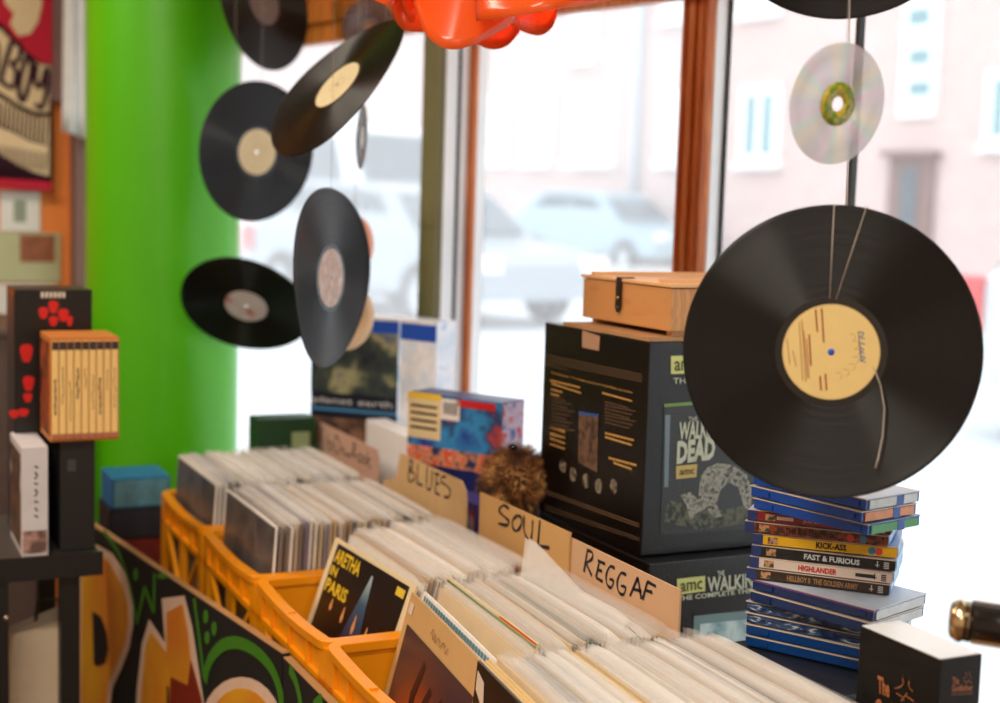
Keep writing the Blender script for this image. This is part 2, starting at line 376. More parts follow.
p = onst(405, 318); car('dark grey car behind the olive window post', (p.x+.3, p.y+.6, STZ), aT, 4.3, 1.45, M('grey_car_paint', (150, 160, 168), .25))
p = onst(1030, 285); car('dark blue grey car beyond the big hanging record', (p.x, p.y, STZ), aT, 4.4, 1.5, M('dark_blue_car_paint', (70, 84, 100), .25))
p = onst(983, 425); car('silver car with red tail light at the right edge', (p.x-2.1*T.x+.3, p.y-2.1*T.y, STZ), aT, 4.2, 1.42, M('silver_car_paint', (200, 205, 208), .25))
p = onst(330, 285); car('big white van behind the hanging records', (p.x, p.y, STZ), aT, 5.2, 2.3, M('white_van_paint', (240, 242, 245), .3), 'van')
p = onst(860, 272); car('white car behind the hanging disc', (p.x, p.y, STZ), aT, 4.3, 1.45, M('white_car_paint', (235, 238, 240), .25))

# ------------------------------------------------------------------ green pillar, back wall things
m_green = M('glossy_green_paint', (80, 182, 2), .36, var=.06, scale=6, bump=.15, bscale=14)
pc = atD(163, 300, 3.47); PR = .186
b = MB(); b.lathe([(PR+.0, 0), (PR, 2.7)], 96, Matrix.Translation((pc.x, pc.y, 0)))
tag(struct('pillar', b, m_green), 'round green painted pillar')
YB = 4.3
def wallrect(x0, x1, y0, y1, off=.01, th=.004): 
    a, c = atY(x0, y1, YB-off), atY(x1, y0, YB-off)
    return a.x, c.x, a.z, c.z
def wr(name, x0, x1, y0, y1, m, off=.006, parent=None, label=None, cat=None, th=.004):
    a = wallrect(x0, x1, y0, y1, off); b = MB().box(a[0], a[1], YB-off-th, YB-off, min(a[2], a[3]), max(a[2], a[3]))
    o = obj(name, b, m, parent)
    if label: tag(o, label, cat)
    return o
# dark post on the back wall
m_mauve = M('mauve_brown_post', (130, 98, 92), .6, var=.1, scale=8)
a = atY(53, 200, YB-.05); c2 = atY(90, 200, YB-.05)
b = MB().box(a.x+.055, c2.x+.03, YB-.1, YB, 0, 2.7); struct('trim_11', b, m_mauve)
b = MB().box(a.x-.02, a.x+.055, YB-.04, YB, 1.82, 2.7); struct('trim_12', b, m_mauve)
# maroon shirt hung on the wall
m_maroon = M('maroon_cloth', (52, 10, 34), .85); m_crim = M('crimson_print', (190, 12, 50), .8); m_beige = M('beige_print', (224, 200, 160), .8)
a = atY(52, 192, YB-.03); c2 = atY(-60, -40, YB-.03)
sh = thing('printed_shirt', 'maroon shirt with beige lettering hung on the orange back wall', 'shirt', (c2.x, YB-.03, a.z))
b = MB(); nx = 10; X0, X1, Z0, Z1 = a.x, c2.x, a.z, c2.z
vs = []; fs = []
for j in range(7):
    for i in range(nx):
        u, vv = i/(nx-1), j/6
        vs.append((X0+(X1-X0)*u, YB-.03-.006*sin(u*9+vv), Z0+.025*sin(u*3)+(Z1-Z0)*vv))
fs = [(j*nx+i, (j+1)*nx+i, (j+1)*nx+i+1, j*nx+i+1) for j in range(6) for i in range(nx-1)]
b.add(vs, fs, 0, True); o = obj('cloth', b, m_maroon, sh)
sm = o.modifiers.new('thickness', 'SOLIDIFY'); sm.thickness = .006
def onw(x, y, off=.048): return atY(x, y, YB-off)
b = MB()
b.slab([onw(x, y) for x, y in ((-60, -40), (52, -40), (52, 64), (40, 62), (22, 48), (8, 30), (0, 22), (-60, 10))], (0, -1, 0), .001); obj('crimson_panel', b, m_crim, sh)
b = MB(); b.slab([onw(x, y, .05) for x, y in ((2, -20), (40, -20), (42, 5), (38, 22), (30, 34), (18, 36), (10, 24), (14, 14), (5, 4))], (0, -1, 0), .001); obj('round_print', b, m_beige, sh)
b = MB(); b.slab([onw(x, y) for x, y in ((-30, 176), (52, 182), (52, 191), (-30, 186))], (0, -1, 0), .001); obj('hem_stripe', b, m_crim, sh)
# band of letters curving down to the right
b = MB()
def fromz(zx, zy): return onw(zx/4, zy/4, .05)
def seg_(P): return [onw(x, y, .05) for x, y in P]
b = MB(); b.slab(seg_([(-40, 10), (0, 29), (18, 48), (34, 62), (50, 67), (49, 112), (36, 112), (18, 104), (0, 92), (-40, 74)]), (0, -1, 0), .001); obj('letter_band', b, m_beige, sh)
b = MB(); b.slab(seg_([(-40, 80), (0, 98), (18, 109), (36, 117), (49, 117), (49, 176), (34, 172), (20, 166), (-40, 130)]), (0, -1, 0), .001); obj('lower_band', b, m_beige, sh)
def fz(zx, zy): return onw(zx/4, zy/4, .052)
b = MB(); strokes_mb(b, [[(48, 165), (18, 260), (0, 330)], [(48, 165), (82, 185), (74, 240), (42, 250)], [(42, 250), (66, 290), (50, 350), (4, 325)], [(112, 215), (86, 290), (76, 370), (92, 405), (112, 350), (128, 260), (112, 215)], [(148, 255), (140, 320), (160, 350), (186, 270)], [(188, 270), (186, 360), (168, 430), (140, 415)], [(-60, 100), (-10, 190), (-20, 300)]], fz, (0, -1, 0), .014)
for k in range(13): x = -20+k*17; strokes_mb(b, [[(x, 400+k*6), (x-6, 500+k*6)]], fz, (0, -1, 0), .0055)
strokes_mb(b, [[(-40, 480), (60, 530), (120, 560), (196, 580)]], fz, (0, -1, 0), .006)
for k in range(9): x = -10+k*24; strokes_mb(b, [[(x, 580+k*4), (x-8, 660+k*3)]], fz, (0, -1, 0), .0065)
obj('lettering', b, m_maroon, sh)
wr('paper_notice', 0, 40, 192, 231, M('white_paper', (232, 230, 224), .8), .006, None, 'white paper notice pinned under the maroon shirt', 'notice')
o = wr('picture_card', -5, 60, 233, 282, M('green_cream_paper', (190, 190, 150), .8), .006, None, 'faded card with a small brown picture below the white notice', 'picture')
wr('picture', 20, 55, 235, 262, M('brown_picture', (150, 90, 60), .7, var=.7, scale=60), .0105, o, th=.001)
wr('paper_sheet', -8, 56, 284, 370, M('white_paper2', (225, 222, 216), .8), .006, None, 'large white sheet on the wall above the black boxed set', 'notice')
p = wr('small_print', 14, 26, 200, 222, M('grey_figure', (150, 160, 140), .8), .0105, bpy.data.objects['paper_notice'], th=.001)
tag(obj('storage_cabinet', MB().box(-.9, .42, 3.35, 3.75, 0, 1.22).box(-.91, .43, 3.34, 3.76, 1.22, 1.24), M('grey_brown_cabinet', (92, 74, 66), .6), bevel=.004), 'low grey brown cabinet behind the black metal shelf stand', 'cabinet')
# white cloth strip hanging by the pillar
a = atY(64, 130, 4.1); c2 = atY(87, -30, 4.1); b = MB(); vs = []; n = 9
for j in range(14):
    for i in range(n):
        u, q = i/(n-1), j/13
        wx = a.x+(c2.x-a.x)*u*(1-.25*q)+(c2.x-a.x)*.25*q
        vs.append((wx, 4.14+.012*sin(u*11+q*2), a.z-.02*u+(2.7-a.z)*q))
fs = [(j*n+i, (j+1)*n+i, (j+1)*n+i+1, j*n+i+1) for j in range(13) for i in range(n-1)]
b.add(vs, fs, 0, True); o = obj('cloth_banner', b, M('white_cloth', (235, 238, 245), .8)); tag(o, 'white cloth banner hanging left of the green pillar', 'banner')
so = o.modifiers.new('thickness', 'SOLIDIFY'); so.thickness = .003

# ------------------------------------------------------------------ table under the crates, ledge
m_tbl = M('dark_table_wood', (58, 42, 30), .6, bump=.2)
t = thing('display_table', 'long dark table under the record crates', 'table', (.8, 2.0, 0))
q_ = MB(); q_.prism([(.60, .85), (1.60, .85), (1.53, 1.70), (1.155, 3.12), (.60, 3.12)], (0, 0, .66), (1, 0, 0), (0, 1, 0), .04); obj('tabletop', q_, m_tbl, t)
for x, y in ((.66, .95), (.66, 3.05), (1.15, .95), (1.0, 3.05)): obj('leg', MB().box(x-.03, x+.03, y-.03, y+.03, 0, .66), m_tbl, t)

# ------------------------------------------------------------------ orange crates
CW = .35
CY = [2.485, 2.125, 1.77, 1.42, 1.07]     # near side of each crate, far one first
def crate(y0, label):
    x0, x1, y1 = .60, 1.0, y0+CW-.004; z0, z1 = .70, .95; th = .010
    t = thing('plastic_crate', label, 'crate', ((x0+x1)/2, (y0+y1)/2, z0), 'orange crates in the row')
    obj('base', MB().box(x0+.004, x1-.004, y0+.004, y1-.004, z0, z0+.008), m_orange_pl, t)
    def side(name, A, B, nrm, dip=True):
        """lattice wall from A to B (points at z=0), outward normal nrm"""
        A, B, nrm = V(A), V(B), V(nrm); Lg = (B-A).length; e = (B-A)/Lg; b = MB()
        def slabr(u0, u1, za, zb, t0=0, t1=th): b.obox(A+e*((u0+u1)/2)-nrm*((t0+t1)/2)+Z*((za+zb)/2), e*((u1-u0)/2), nrm*((t1-t0)/2), Z*((zb-za)/2))
        slabr(0, Lg, z0, z0+.075, .003)                     # closed foot
        slabr(0, .03, z0, z1-.01); slabr(Lg-.03, Lg, z0, z1-.01)  # corner posts
        slabr(.02, Lg-.02, z1-.062, z1-.012, .006)             # recessed band under the rim
        slabr(0, Lg, z1-.066, z1-.056)                        # lower rail
        slabr(0, Lg, z0+.07, z0+.08)
        for k in range(1, 4): slabr(Lg*k/4-.003, Lg*k/4+.003, z1-.06, z1-.006)
        slabr(Lg/2-.02, Lg/2+.02, z0+.07, z1-.06, .003)
        for s in (0, 1):
            u0, u1 = (.03, Lg/2-.02) if s == 0 else (Lg/2+.02, Lg-.03)
            a = A+e*(u0 if s == 0 else u1)+Z*(z1-.062)-nrm*.005; c = A+e*(u1 if s == 0 else u0)+Z*(z0+.078)-nrm*.005
            b.bar(a, c, .008, .010, up=nrm.cross(e) if False else (0, 0, 1))
        return obj(name, b, m_orange_pl, t)
    side('front_panel', (x0, y1, 0), (x0, y0, 0), (-1, 0, 0)); side('back_panel', (x1, y0, 0), (x1, y1, 0), (1, 0, 0))
    # ends are closed panels
    for nm, ya, yb in (('end_panel', y0, y0+th), ('end_panel', y1-th, y1)):
        obj(nm, MB().box(x0+.006, x1-.006, ya, yb, z0, z1-.006), m_orange_pl, t)
    # rim: rounded rectangle loop that dips a little in the middle of the long front
    b = MB(); R = .022; loop = []
    for cx, cy, a0 in ((x1-R, y1-R, 0), (x0+R, y1-R, 90), (x0+R, y0+R, 180), (x1-R, y0+R, 270)):
        for k in range(5): a = radians(a0+k*22.5); loop.append((cx+R*cos(a), cy+R*sin(a), cos(a), sin(a)))
        if a0 in (90, 270) :
            for k in range(1, 6):
                q = k/6; yy = (y1-R)+(y0-y1+2*R)*q
                if a0 == 90: loop.append((x0, yy, -1, 0))
                else: loop.append((x1, y0+y1-yy, 1, 0))
    vs = []; n = len(loop)
    for x, y, nx_, ny_ in loop:
        q = (y-y0)/(y1-y0); dz = -.009*sin(pi*min(1, max(0, q))) if abs(nx_) > .3 else 0
        for io, zz in ((0.003, z1-.013), (.004, z1-.001), (.003, z1), (-.013, z1), (-.014, z1-.001), (-.014, z1-.013)):
            vs.append((x+nx_*io, y+ny_*io, zz+dz))
    fs = [(i*6+j, i*6+(j+1) % 6, ((i+1) % n)*6+(j+1) % 6, ((i+1) % n)*6+j) for i in range(n) for j in range(6)]
    b.add(vs, fs, 0, False); obj('rim', b, m_orange_pl, t)
    return t
for y0, lb in zip(CY, ('farthest orange plastic crate, beside the green pillar, in front of the pale rock sign', 'second farthest orange crate, in front of the BLUES sign card',
    'orange crate in front of the SOUL sign, holding the black concert album', 'orange crate in front of the REGGAE sign, holding the orange glow album', 'nearest orange crate, holding the black fronted album')): crate(y0, lb)

# ------------------------------------------------------------------ sleeves
m_film = filmmat('clear_sleeve_film', (240, 238, 235), .22, .2)
m_film3 = filmmat('thin_sleeve_film', (240, 238, 235), .05, .3)
m_film2 = filmmat('milky_sleeve_film', (246, 245, 243), .48, .25)
pal = [(226, 216, 196), (214, 196, 164), (236, 232, 224), (198, 170, 128), (178, 146, 104), (228, 222, 214), (120, 96, 80), (60, 50, 46), (206, 178, 160), (190, 196, 200), (224, 206, 170), (236, 228, 210), (150, 60, 44), (86, 92, 80), (216, 186, 130), (110, 90, 120)]
m_cards = [M('sleeve_card_%s' % 'abcdefghijklmnop'[k], c, .7, var=.2, scale=18) for k, c in enumerate(pal)]
def card_mb():
    b = MB(); n = 4; S = .313; t = .0017
    # slightly bowed card, spine side a little thicker
    vs = []; 
    for j in range(n+1):
        y = -S/2+S*j/n; bow = .0015*sin(pi*j/n)
        for x, z in ((-t+bow, 0), (t+bow, 0), (t+bow, S), (-t+bow, S)): vs.append((x, y, z))
    fs = [(j*4+i, j*4+(i+1) % 4, (j+1)*4+(i+1) % 4, (j+1)*4+i) for j in range(n) for i in range(4)]+[(3, 2, 1, 0), (n*4, n*4+1, n*4+2, n*4+3)]
    b.add(vs, fs); return b
def film_mb(seed, top=.014, flop=.008):
    r = random.Random(seed); b = MB(); S = .321; ph = r.uniform(0, 6); fq = r.uniform(3, 6); tilt = r.uniform(-.3, 1)*flop; rise = r.uniform(-.003, .004); rz = r.uniform(0, .003)
    for sgn in (-1, 1):
        ny, nz = 12, 6; vs = []
        for j in range(nz+1):
            z = (.0, .12, .24, .305, .312, .317, .317+top)[j]; jt = max(0, j-3)/3
            for i in range(ny+1):
                q = i/ny; y = -S/2+S*q; ed = min(1, 10*min(q, 1-q))
                x = sgn*(.0021+.0006*ed) + jt*(sgn*.0006+tilt+.0007*sin(fq*q+ph))
                vs.append((x, y, z+(rise*q+rz*sin(2*q+ph)-.004*(1-ed))*(j == 6)))
        fs = [(j*(ny+1)+i, j*(ny+1)+i+1, (j+1)*(ny+1)+i+1, (j+1)*(ny+1)+i) for j in range(nz) for i in range(ny)]
        b.add(vs, fs, 0, True)
    return b
protos = []
cm = None
for k, mc in enumerate(m_cards):
    me_mb = card_mb(); o = obj('album_sleeve', me_mb, mc, loc=(0, 0, 0)); protos.append(o)
films = [obj('plastic_cover', film_mb(k, .003+.008*(k % 3)/2, .003+.004*(k % 4)/3), m_film if k % 3 else m_film2, loc=(0, 0, 0)) for k in range(9)]
PEND = []
def sleeve(X, Yc, lean, yaw, zj, kcol, film, label, group):
    src = protos[kcol]; o = src.copy(); COL.objects.link(o)
    sx = .315*sin(lean)
    o.location = (X-sx, Yc, .709+zj-(.0 if Yc < 2.1 else .0)); o.rotation_euler = (0, lean, yaw); tag(o, label, 'record sleeve', group)
    if film is not None:
        f = films[film].copy(); COL.objects.link(f); f.parent = o; f.location = (0, 0, .0)
    return o
R = random.Random(11)
def fill(ci, xa, xb, n, lean0, lean1, cols, label, group, dy=0, yw=(0, 0)):
    y0 = CY[ci]; yc = y0+CW/2-.002
    xs = xa
    for k in range(n):
        q = k/(n-1); X = xa+(xb-xa)*q + R.uniform(-.0015, .0015)
        lean = lean0+(lean1-lean0)*q
        zj = (abs(R.gauss(0, .0035)) if R.random() < .8 else R.uniform(.004, .010))*(1-.5*q) + (.008*(1-.6*q) if ci == 4 else 0)
        sleeve(X, yc+R.uniform(-.003, .003)+dy, radians(lean), radians(R.uniform(-.25, .25)+yw[0]+(yw[1]-yw[0])*q), zj, R.choice(cols), R.randrange(9) if R.random() < .9 else None, label, group)
fill(0, .640, .905, 33, 3, 1.5, [0, 2, 5, 5, 2, 9, 6, 13, 7], 'album sleeve packed in the farthest crate, in front of the pale rock sign', 'sleeves in the farthest crate')
fill(1, .650, .908, 32, 3, 1.5, [0, 1, 3, 3, 4, 5, 6, 7, 8, 4, 6, 15], 'album sleeve packed in the crate in front of the BLUES sign', 'sleeves in the blues crate')
fill(2, .752, .915, 23, 16, 3, [0, 1, 2, 3, 5, 8, 11, 9, 12, 4], 'album sleeve packed between the black concert album and the SOUL sign', 'sleeves in the soul crate')
fill(3, .748, .932, 22, 12, 3, [0, 1, 3, 4, 10, 14, 13, 14, 3, 6], 'album sleeve packed between the orange glow album and the REGGAE sign', 'sleeves in the reggae crate', yw=(-4.5, 0))
fill(4, .666, .978, 33, 5, 1.5, [0, 1, 2, 10, 3, 14, 3, 6, 4, 2, 14, 7], 'album sleeve packed in the nearest crate behind the black fronted album', 'sleeves in the nearest crate', yw=(-6, -.5))

# sleeves with a face of their own
def art_sleeve(name, label, TLn, X, Yc, lean, yaw, base_mat, zj=0, film=0, S=.313):
    """returns frame: origin (top left corner of the front), ex (rightwards), ey (up) in world space, and the thing"""
    lean, yaw = radians(lean), radians(yaw); sx = .315*sin(lean)
    o = obj(name, card_mb(), base_mat, loc=(0, 0, 0)); o.location = (X-sx, Yc, .7105+zj); o.rotation_euler = (0, lean, yaw); tag(o, label, 'record sleeve')
    if film is not None:
        f = films[film].copy(); COL.objects.link(f); f.parent = o
    return o
def loc_obj(name, mb, m, parent):
    me = bpy.data.meshes.new(name); me.from_pydata(mb.v, [], mb.f)
    for k in (m if isinstance(m, list) else [m]): me.materials.append(k)
    me.polygons.foreach_set('material_index', mb.m); me.polygons.foreach_set('use_smooth', mb.sm); me.update()
    o = bpy.data.objects.new(name, me); COL.objects.link(o); o.parent = parent; return o
# front face in local space: x=-t, u runs towards -y, v up
FO = V((-.0019, .1565, 0)); FU = V((0, -.313, 0)); FV = V((0, 0, .313))
def fp(u, v, off=0): return FO+FU*u+FV*(1-v)+V((-off, 0, 0))
def patch(pts, off): return MB().slab([fp(u, v, off) for u, v in pts], (-1, 0, 0), .0002)
m_cream = M('cream_card', (222, 204, 164), .6, var=.05)
# black concert album
o = art_sleeve('album_sleeve', 'black album with yellow lettering and a blue light beam leaning back in its crate', None, .733, 1.77+CW/2-.012, 19.0, 2.6, m_cream, .006, None)
loc_obj('picture', patch([(.06, .02), (.94, .02), (.94, 1), (.06, 1)], .0002), M('black_brown_print', (20, 15, 14), .35, var=.3), o)
b = MB(); b.slab([fp(u, v, .0008) for u, v in ((.545, .07), (.56, .07), (.67, .55), (.78, .98), (.20, .98), (.37, .55))], (-1, 0, 0), .0001)
mbm = M('blue_beam_print', (70, 110, 130), .4); L = mbm.node_tree.links
tcn = node(mbm, 'ShaderNodeTexCoord'); spn = node(mbm, 'ShaderNodeSeparateXYZ'); r = ramp(mbm, [(.45, (30, 20, 30)), (.62, (46, 38, 70)), (.84, (50, 84, 110)), (1, (170, 190, 195))])
L.new(tcn.outputs['Generated'], spn.inputs[0]); L.new(spn.outputs['Z'], r.inputs[0]); L.new(r.outputs[0], bsdf(mbm).inputs['Base Color'])
loc_obj('light_beam', b, mbm, o)
b = MB(); text_mb(b, 'ARETHA', fp(.08, .112, .0006), (0, -1, 0), (0, 0, 1), .102, .0225, .0006, bold=.03); text_mb(b, 'IN', fp(.08, .178, .0006), (0, -1, 0), (0, 0, 1), .027, .0155, bold=.03); text_mb(b, 'PARIS', fp(.08, .262, .0006), (0, -1, 0), (0, 0, 1), .088, .021, bold=.03)
loc_obj('lettering', b, M('yellow_print', (228, 190, 40), .5), o)
for u, v, h in ((.22, .27, .065), (.38, .27, .085), (.53, .27, .10), (.68, .29, .075), (.84, .29, .075)):
    b = MB(); b.slab([fp(u+.018*sin(a)*(1 if cos(a) < .3 else .5), v+.5*h-h*.5*cos(a), .0014) for a in [k*pi/5 for k in range(10)]], (-1, 0, 0), .0001); loc_obj('stage_light', b, M('amber_figures', (216, 150, 90), .5), o)
b = patch([(.83, .045), (.92, .045), (.92, .085), (.83, .085)], .0006); loc_obj('sticker', b, M('yellow_sticker', (220, 190, 60), .5), o)
# orange glow album
o = art_sleeve('album_sleeve', 'album with tan border, orange glow and dark branching hand', None, .700, 1.42+CW/2+.002, 14, -6.5, M('tan_card', (196, 158, 104), .55), 0.002, None)
mg = M('orange_glow_print', (200, 100, 30), .35); L = mg.node_tree.links
tcn = node(mg, 'ShaderNodeTexCoord'); mp = node(mg, 'ShaderNodeMapping'); mp.inputs['Location'].default_value = (0, -1.05, -1.10); mp.inputs['Scale'].default_value = (0, 1.8, 2.1)
g = node(mg, 'ShaderNodeTexGradient'); g.gradient_type = 'SPHERICAL'; r = ramp(mg, [(0, (62, 46, 52)), (.3, (96, 54, 44)), (.6, (170, 74, 26)), (1, (226, 110, 30))])
L.new(tcn.outputs['Generated'], mp.inputs['Vector']); L.new(mp.outputs[0], g.inputs[0]); L.new(g.outputs[0], r.inputs[0]); L.new(r.outputs[0], bsdf(mg).inputs['Base Color'])
b = patch([(.06, .13), (1.0, .13), (1.0, 1), (.06, 1)], .0002)
loc_obj('picture', b, mg, o)
b = MB()
def brs(st, w, off=.001):
    P = [fp(u-.03, v-.01, off) for u, v in st]; k = len(P); L_, R_ = [], []
    for i, p in enumerate(P):
        d = (P[min(i+1, k-1)]-P[max(i-1, 0)]).normalized(); sd = d.cross(V((-1, 0, 0))); ww = w*(1-.6*i/(k-1)); L_.append(p+sd*ww); R_.append(p-sd*ww)
    b.add(L_+R_, [(i, i+1, k+i+1, k+i) for i in range(k-1)])
brs([(.60, .62), (.50, .52), (.41, .44), (.39, .36), (.42, .27), (.44, .21)], .015); brs([(.60, .56), (.55, .44), (.55, .35), (.585, .27)], .016)
brs([(.62, .54), (.64, .42), (.68, .34), (.74, .27)], .015); brs([(.64, .60), (.74, .48), (.84, .42), (.88, .33), (.90, .28)], .013); brs([(.69, .33), (.75, .34)], .006)
brs([(.62, .75), (.60, .46)], .034); brs([(.66, 1.0), (.62, .55)], .040)
loc_obj('hand_silhouette', b, M('dark_figure', (58, 26, 16), .5), o)
b = MB(); strokes_mb(b, [[(.38, .08), (.40, .05), (.42, .09), (.44, .06), (.46, .09), (.49, .06), (.52, .09), (.56, .06), (.60, .09), (.62, .06)]], lambda u, v: fp(u, v, .0004), (-1, 0, 0), .0016, .0004)
loc_obj('lettering', b, M('brown_script', (110, 70, 40), .6), o)
b = patch([(.03, .035), (.085, .035), (.085, .085), (.03, .085)], .0004); loc_obj('price_sticker', b, M('pale_sticker', (214, 196, 176), .6), o)
# black fronted album
o = art_sleeve('album_sleeve', 'black fronted album, first in the nearest crate, with a small pale sticker', None, .643, 1.07+CW/2+.008, 5, -7, M('black_cover', (20, 14, 12), .35), 0.009, None)
loc_obj('price_sticker', patch([(.02, .03), (.10, .05), (.12, .13), (.08, .13), (.02, .10)], .0003), M('pale_sticker', (214, 196, 176), .6), o)
for k in range(3):
    sleeve(.649+.0040*k, 1.07+CW/2+.007, radians(5), radians(-6.6), .009+.001*k, 14, None, 'tan sleeve just behind the black fronted album, open edge up', 'tan sleeves behind the black album')
# photo covers at the front of the two far crates
mp_ = texmat('dark_photo_print', [(.35, (36, 34, 38)), (.5, (84, 78, 76)), (.62, (50, 40, 36)), (.8, (170, 120, 60))], 'noise', 9, .35, 3)
for ci, lb, X in ((0, 'dark photo album at the very front of the farthest crate', .632), (1, 'dark photo album with tan lower edge at the front of the blues crate', .640)):
    o = art_sleeve('album_sleeve', lb, None, X, CY[ci]+CW/2-.002, 3.2, 0, m_cards[2], .002, 1+ci)
    for f in o.children:
        f.data = f.data.copy(); f.data.materials[0] = m_film3
    loc_obj('picture', patch([(.01, .01), (.99, .01), (.99, .99), (.01, .99)], .0002), mp_, o)
# green and red striped sleeve and blue dotted sleeve in the reggae crate
o = art_sleeve('album_sleeve', 'sleeve edged in green, yellow and red dots in the reggae crate', None, .764, 1.42+CW/2, 11, -3.6, M('cream_card', (222, 204, 164), .6), .014, None)
for u0, v0, v1, c in ((.62, .0, .006, (190, 30, 24)), (.6, .0065, .011, (214, 170, 40)), (0, .0115, .022, (30, 100, 40))): loc_obj('edge_stripe', patch([(u0, v0), (1, v0), (1, v1), (u0, v1)], .0003), M('stripe_%d' % c[0], c, .5), o)
o = art_sleeve('album_sleeve', 'sleeve with a blue and white dotted top edge behind the orange glow album', None,   .7185, 1.42+CW/2, 13.6, -6.2, m_cards[2], .001, None)
b = MB()
for k in range(26): b.slab([fp(u, v, .0004) for u, v in ((.03+k*.036, .012), (.052+k*.036, .012), (.05+k*.036, .035), (.028+k*.036, .035))], (-1, 0, 0), .0001)
loc_obj('dotted_edge', b, M('blue_dots', (90, 140, 160), .5), o)
# clear cover standing up proud in the reggae/soul crates
o = art_sleeve('plastic_cover', 'empty clear plastic cover standing up crookedly below the SOUL sign', None, .885, 1.66, 6, 2, m_film2, .0, None)
me = bpy.data.meshes.new('plastic_cover'); fm = film_mb(77, .02, .01)
vs = [V((v.x, v.y*.86, v.z)) + V((0, 0, .030*max(0, (v.y+.02)/.14) if v.z > .2 else 0)) for v in fm.v]
me.from_pydata(vs, [], fm.f); me.materials.append(m_film2); me.polygons.foreach_set('use_smooth', [True]*len(fm.f)); o.data = me
o['category'] = 'plastic cover'; o.location.y = CY[3]+CW/2
for p in protos+films: bpy.data.objects.remove(p)

# ------------------------------------------------------------------ genre sign cards
def sign(label, x, pts, z0, mat, strokes, fn, wd, ink=m_ink):
    P = [atX(px, py, x) for px, py in pts]
    low = [V((x, P[-1].y, z0)), V((x, P[0].y, z0))]
    b = MB(); b.slab(P+low, (1, 0, 0), .003)
    o = obj('sign_card', b, mat); tag(o, label, 'sign')
    mb = MB(); strokes_mb(mb, strokes, lambda a, c: atX(*fn(a, c), x), (-1, 0, 0), wd*1.25, .0008); obj('lettering', mb, ink, o)
    return o
f1 = lambda a, c: (460+a/3.3, 490+c/3.3)
sign('brown cardboard sign card lettered SOUL', .942, [(480, 492), (570, 533), (569, 541)], .76, m_kraft,
     [[(163, 62), (145, 50), (130, 68), (150, 90), (163, 103), (156, 116), (127, 110)], [(190, 84), (175, 100), (176, 125), (188, 135), (202, 118), (204, 92), (190, 84)],
      [(213, 85), (212, 130), (222, 158), (232, 165), (238, 150), (241, 100)], [(265, 100), (258, 184)], [(258, 184), (296, 191)]], f1, .0045)
sign('tan cardboard sign card lettered REGGAE', .946, [(571, 538), (680, 590)], .76, m_kraft2,
     [[(422, 198), (410, 270)], [(420, 198), (438, 206), (436, 228), (416, 240)], [(418, 242), (436, 283)], [(462, 232), (450, 288)], [(456, 232), (480, 244)], [(454, 262), (470, 268)], [(450, 289), (472, 302)],
      [(512, 258), (496, 252), (484, 280), (486, 310), (500, 322), (508, 300), (494, 294)], [(550, 280), (532, 274), (520, 305), (525, 335), (540, 345), (548, 322), (532, 316)],
      [(562, 350), (588, 288)], [(588, 288), (600, 360)], [(572, 326), (600, 334)], [(648, 318), (620, 302)], [(620, 302), (604, 362)], [(614, 330), (636, 338)]], f1, .0036)
f2 = lambda a, c: (380+a/8.27, 445+c/8.27)
sign('cardboard sign card lettered BLUES with stepped left corner', .95, [(383, 481), (396, 477), (400, 453.5), (461, 481), (465, 490), (466, 503)], .76, M('kraft_board_pale', (206, 172, 122), .8),
     [[(250, 125), (236, 282)], [(250, 125), (275, 140), (268, 182), (244, 205)], [(246, 208), (286, 238), (284, 284), (255, 302), (236, 285)], [(318, 150), (308, 315)], [(308, 315), (355, 335)],
      [(395, 170), (388, 340), (405, 367), (428, 345), (436, 205)], [(470, 240), (460, 395)], [(452, 232), (495, 247)], [(464, 312), (492, 322)], [(460, 395), (497, 412)], [(548, 262), (512, 266), (510, 305), (566, 346), (586, 390), (565, 432), (528, 425)]], f2, .0035)
f3 = lambda a, c: (300+a/8.79, 410+c/8.79)
sign('farthest cardboard sign card, faded, hand lettered for rock', .945, [(316, 423), (320, 422), (377, 450), (378, 456)], .76, M('grey_pink_board', (196, 160, 140), .8),
     [[(250, 215), (240, 290), (252, 342), (276, 345), (290, 312), (272, 282), (246, 300)], [(325, 215), (308, 260), (305, 350), (325, 385), (345, 350), (347, 270), (328, 218)], [(362, 330), (372, 355), (386, 320)], [(386, 340), (385, 385), (412, 392)], [(420, 362), (430, 425)], [(430, 400), (448, 398)],
      [(470, 290), (462, 412)], [(468, 290), (494, 305), (484, 345), (465, 358), (500, 425)], [(518, 385), (508, 425), (528, 458), (548, 432), (540, 392), (518, 385)], [(578, 412), (560, 425), (562, 462), (582, 472)], [(598, 360), (590, 486)], [(622, 430), (594, 450), (628, 515)]], f3, .0034, M('faded_ink', (70, 66, 62), .6))

# ------------------------------------------------------------------ painted board in front of the crates
pA, pJ, pB = V((.436, 2.98, 0)), V((.583, 1.915, 0)), V((.6-.002+.02, 1.10, 0)); pB = V((.590, 1.12, 0))
m_bd = M('black_painted_board', (13, 11, 11), .65, var=.3, scale=5); m_edge = M('raw_plywood_edge', (168, 128, 82), .8)
def board(a, c, label, top):
    d = (c-a).normalized(); n = V((-d.y, d.x, 0)); n = n if n.x < 0 else -n
    o = MB(); o.obox((a+c)/2+Z*(top/2)+n*-.006, d*((c-a).length/2), n*.006, Z*(top/2), 0)
    t = obj('painted_board', o, m_bd); tag(t, label, 'board')
    e = MB(); e.obox((a+c)/2+Z*(top+.0008)+n*-.006, d*((c-a).length/2), n*.006, Z*.0008); obj('board_edge', e, m_edge, t)
    return t, a, n
bd1 = board(pA, pJ, 'black board with yellow graffiti lettering along the table front', .89)
bd2 = board(pJ+V((0, -.006, 0)), pB, 'second black board with green graffiti arcs at the nearer end', .886)
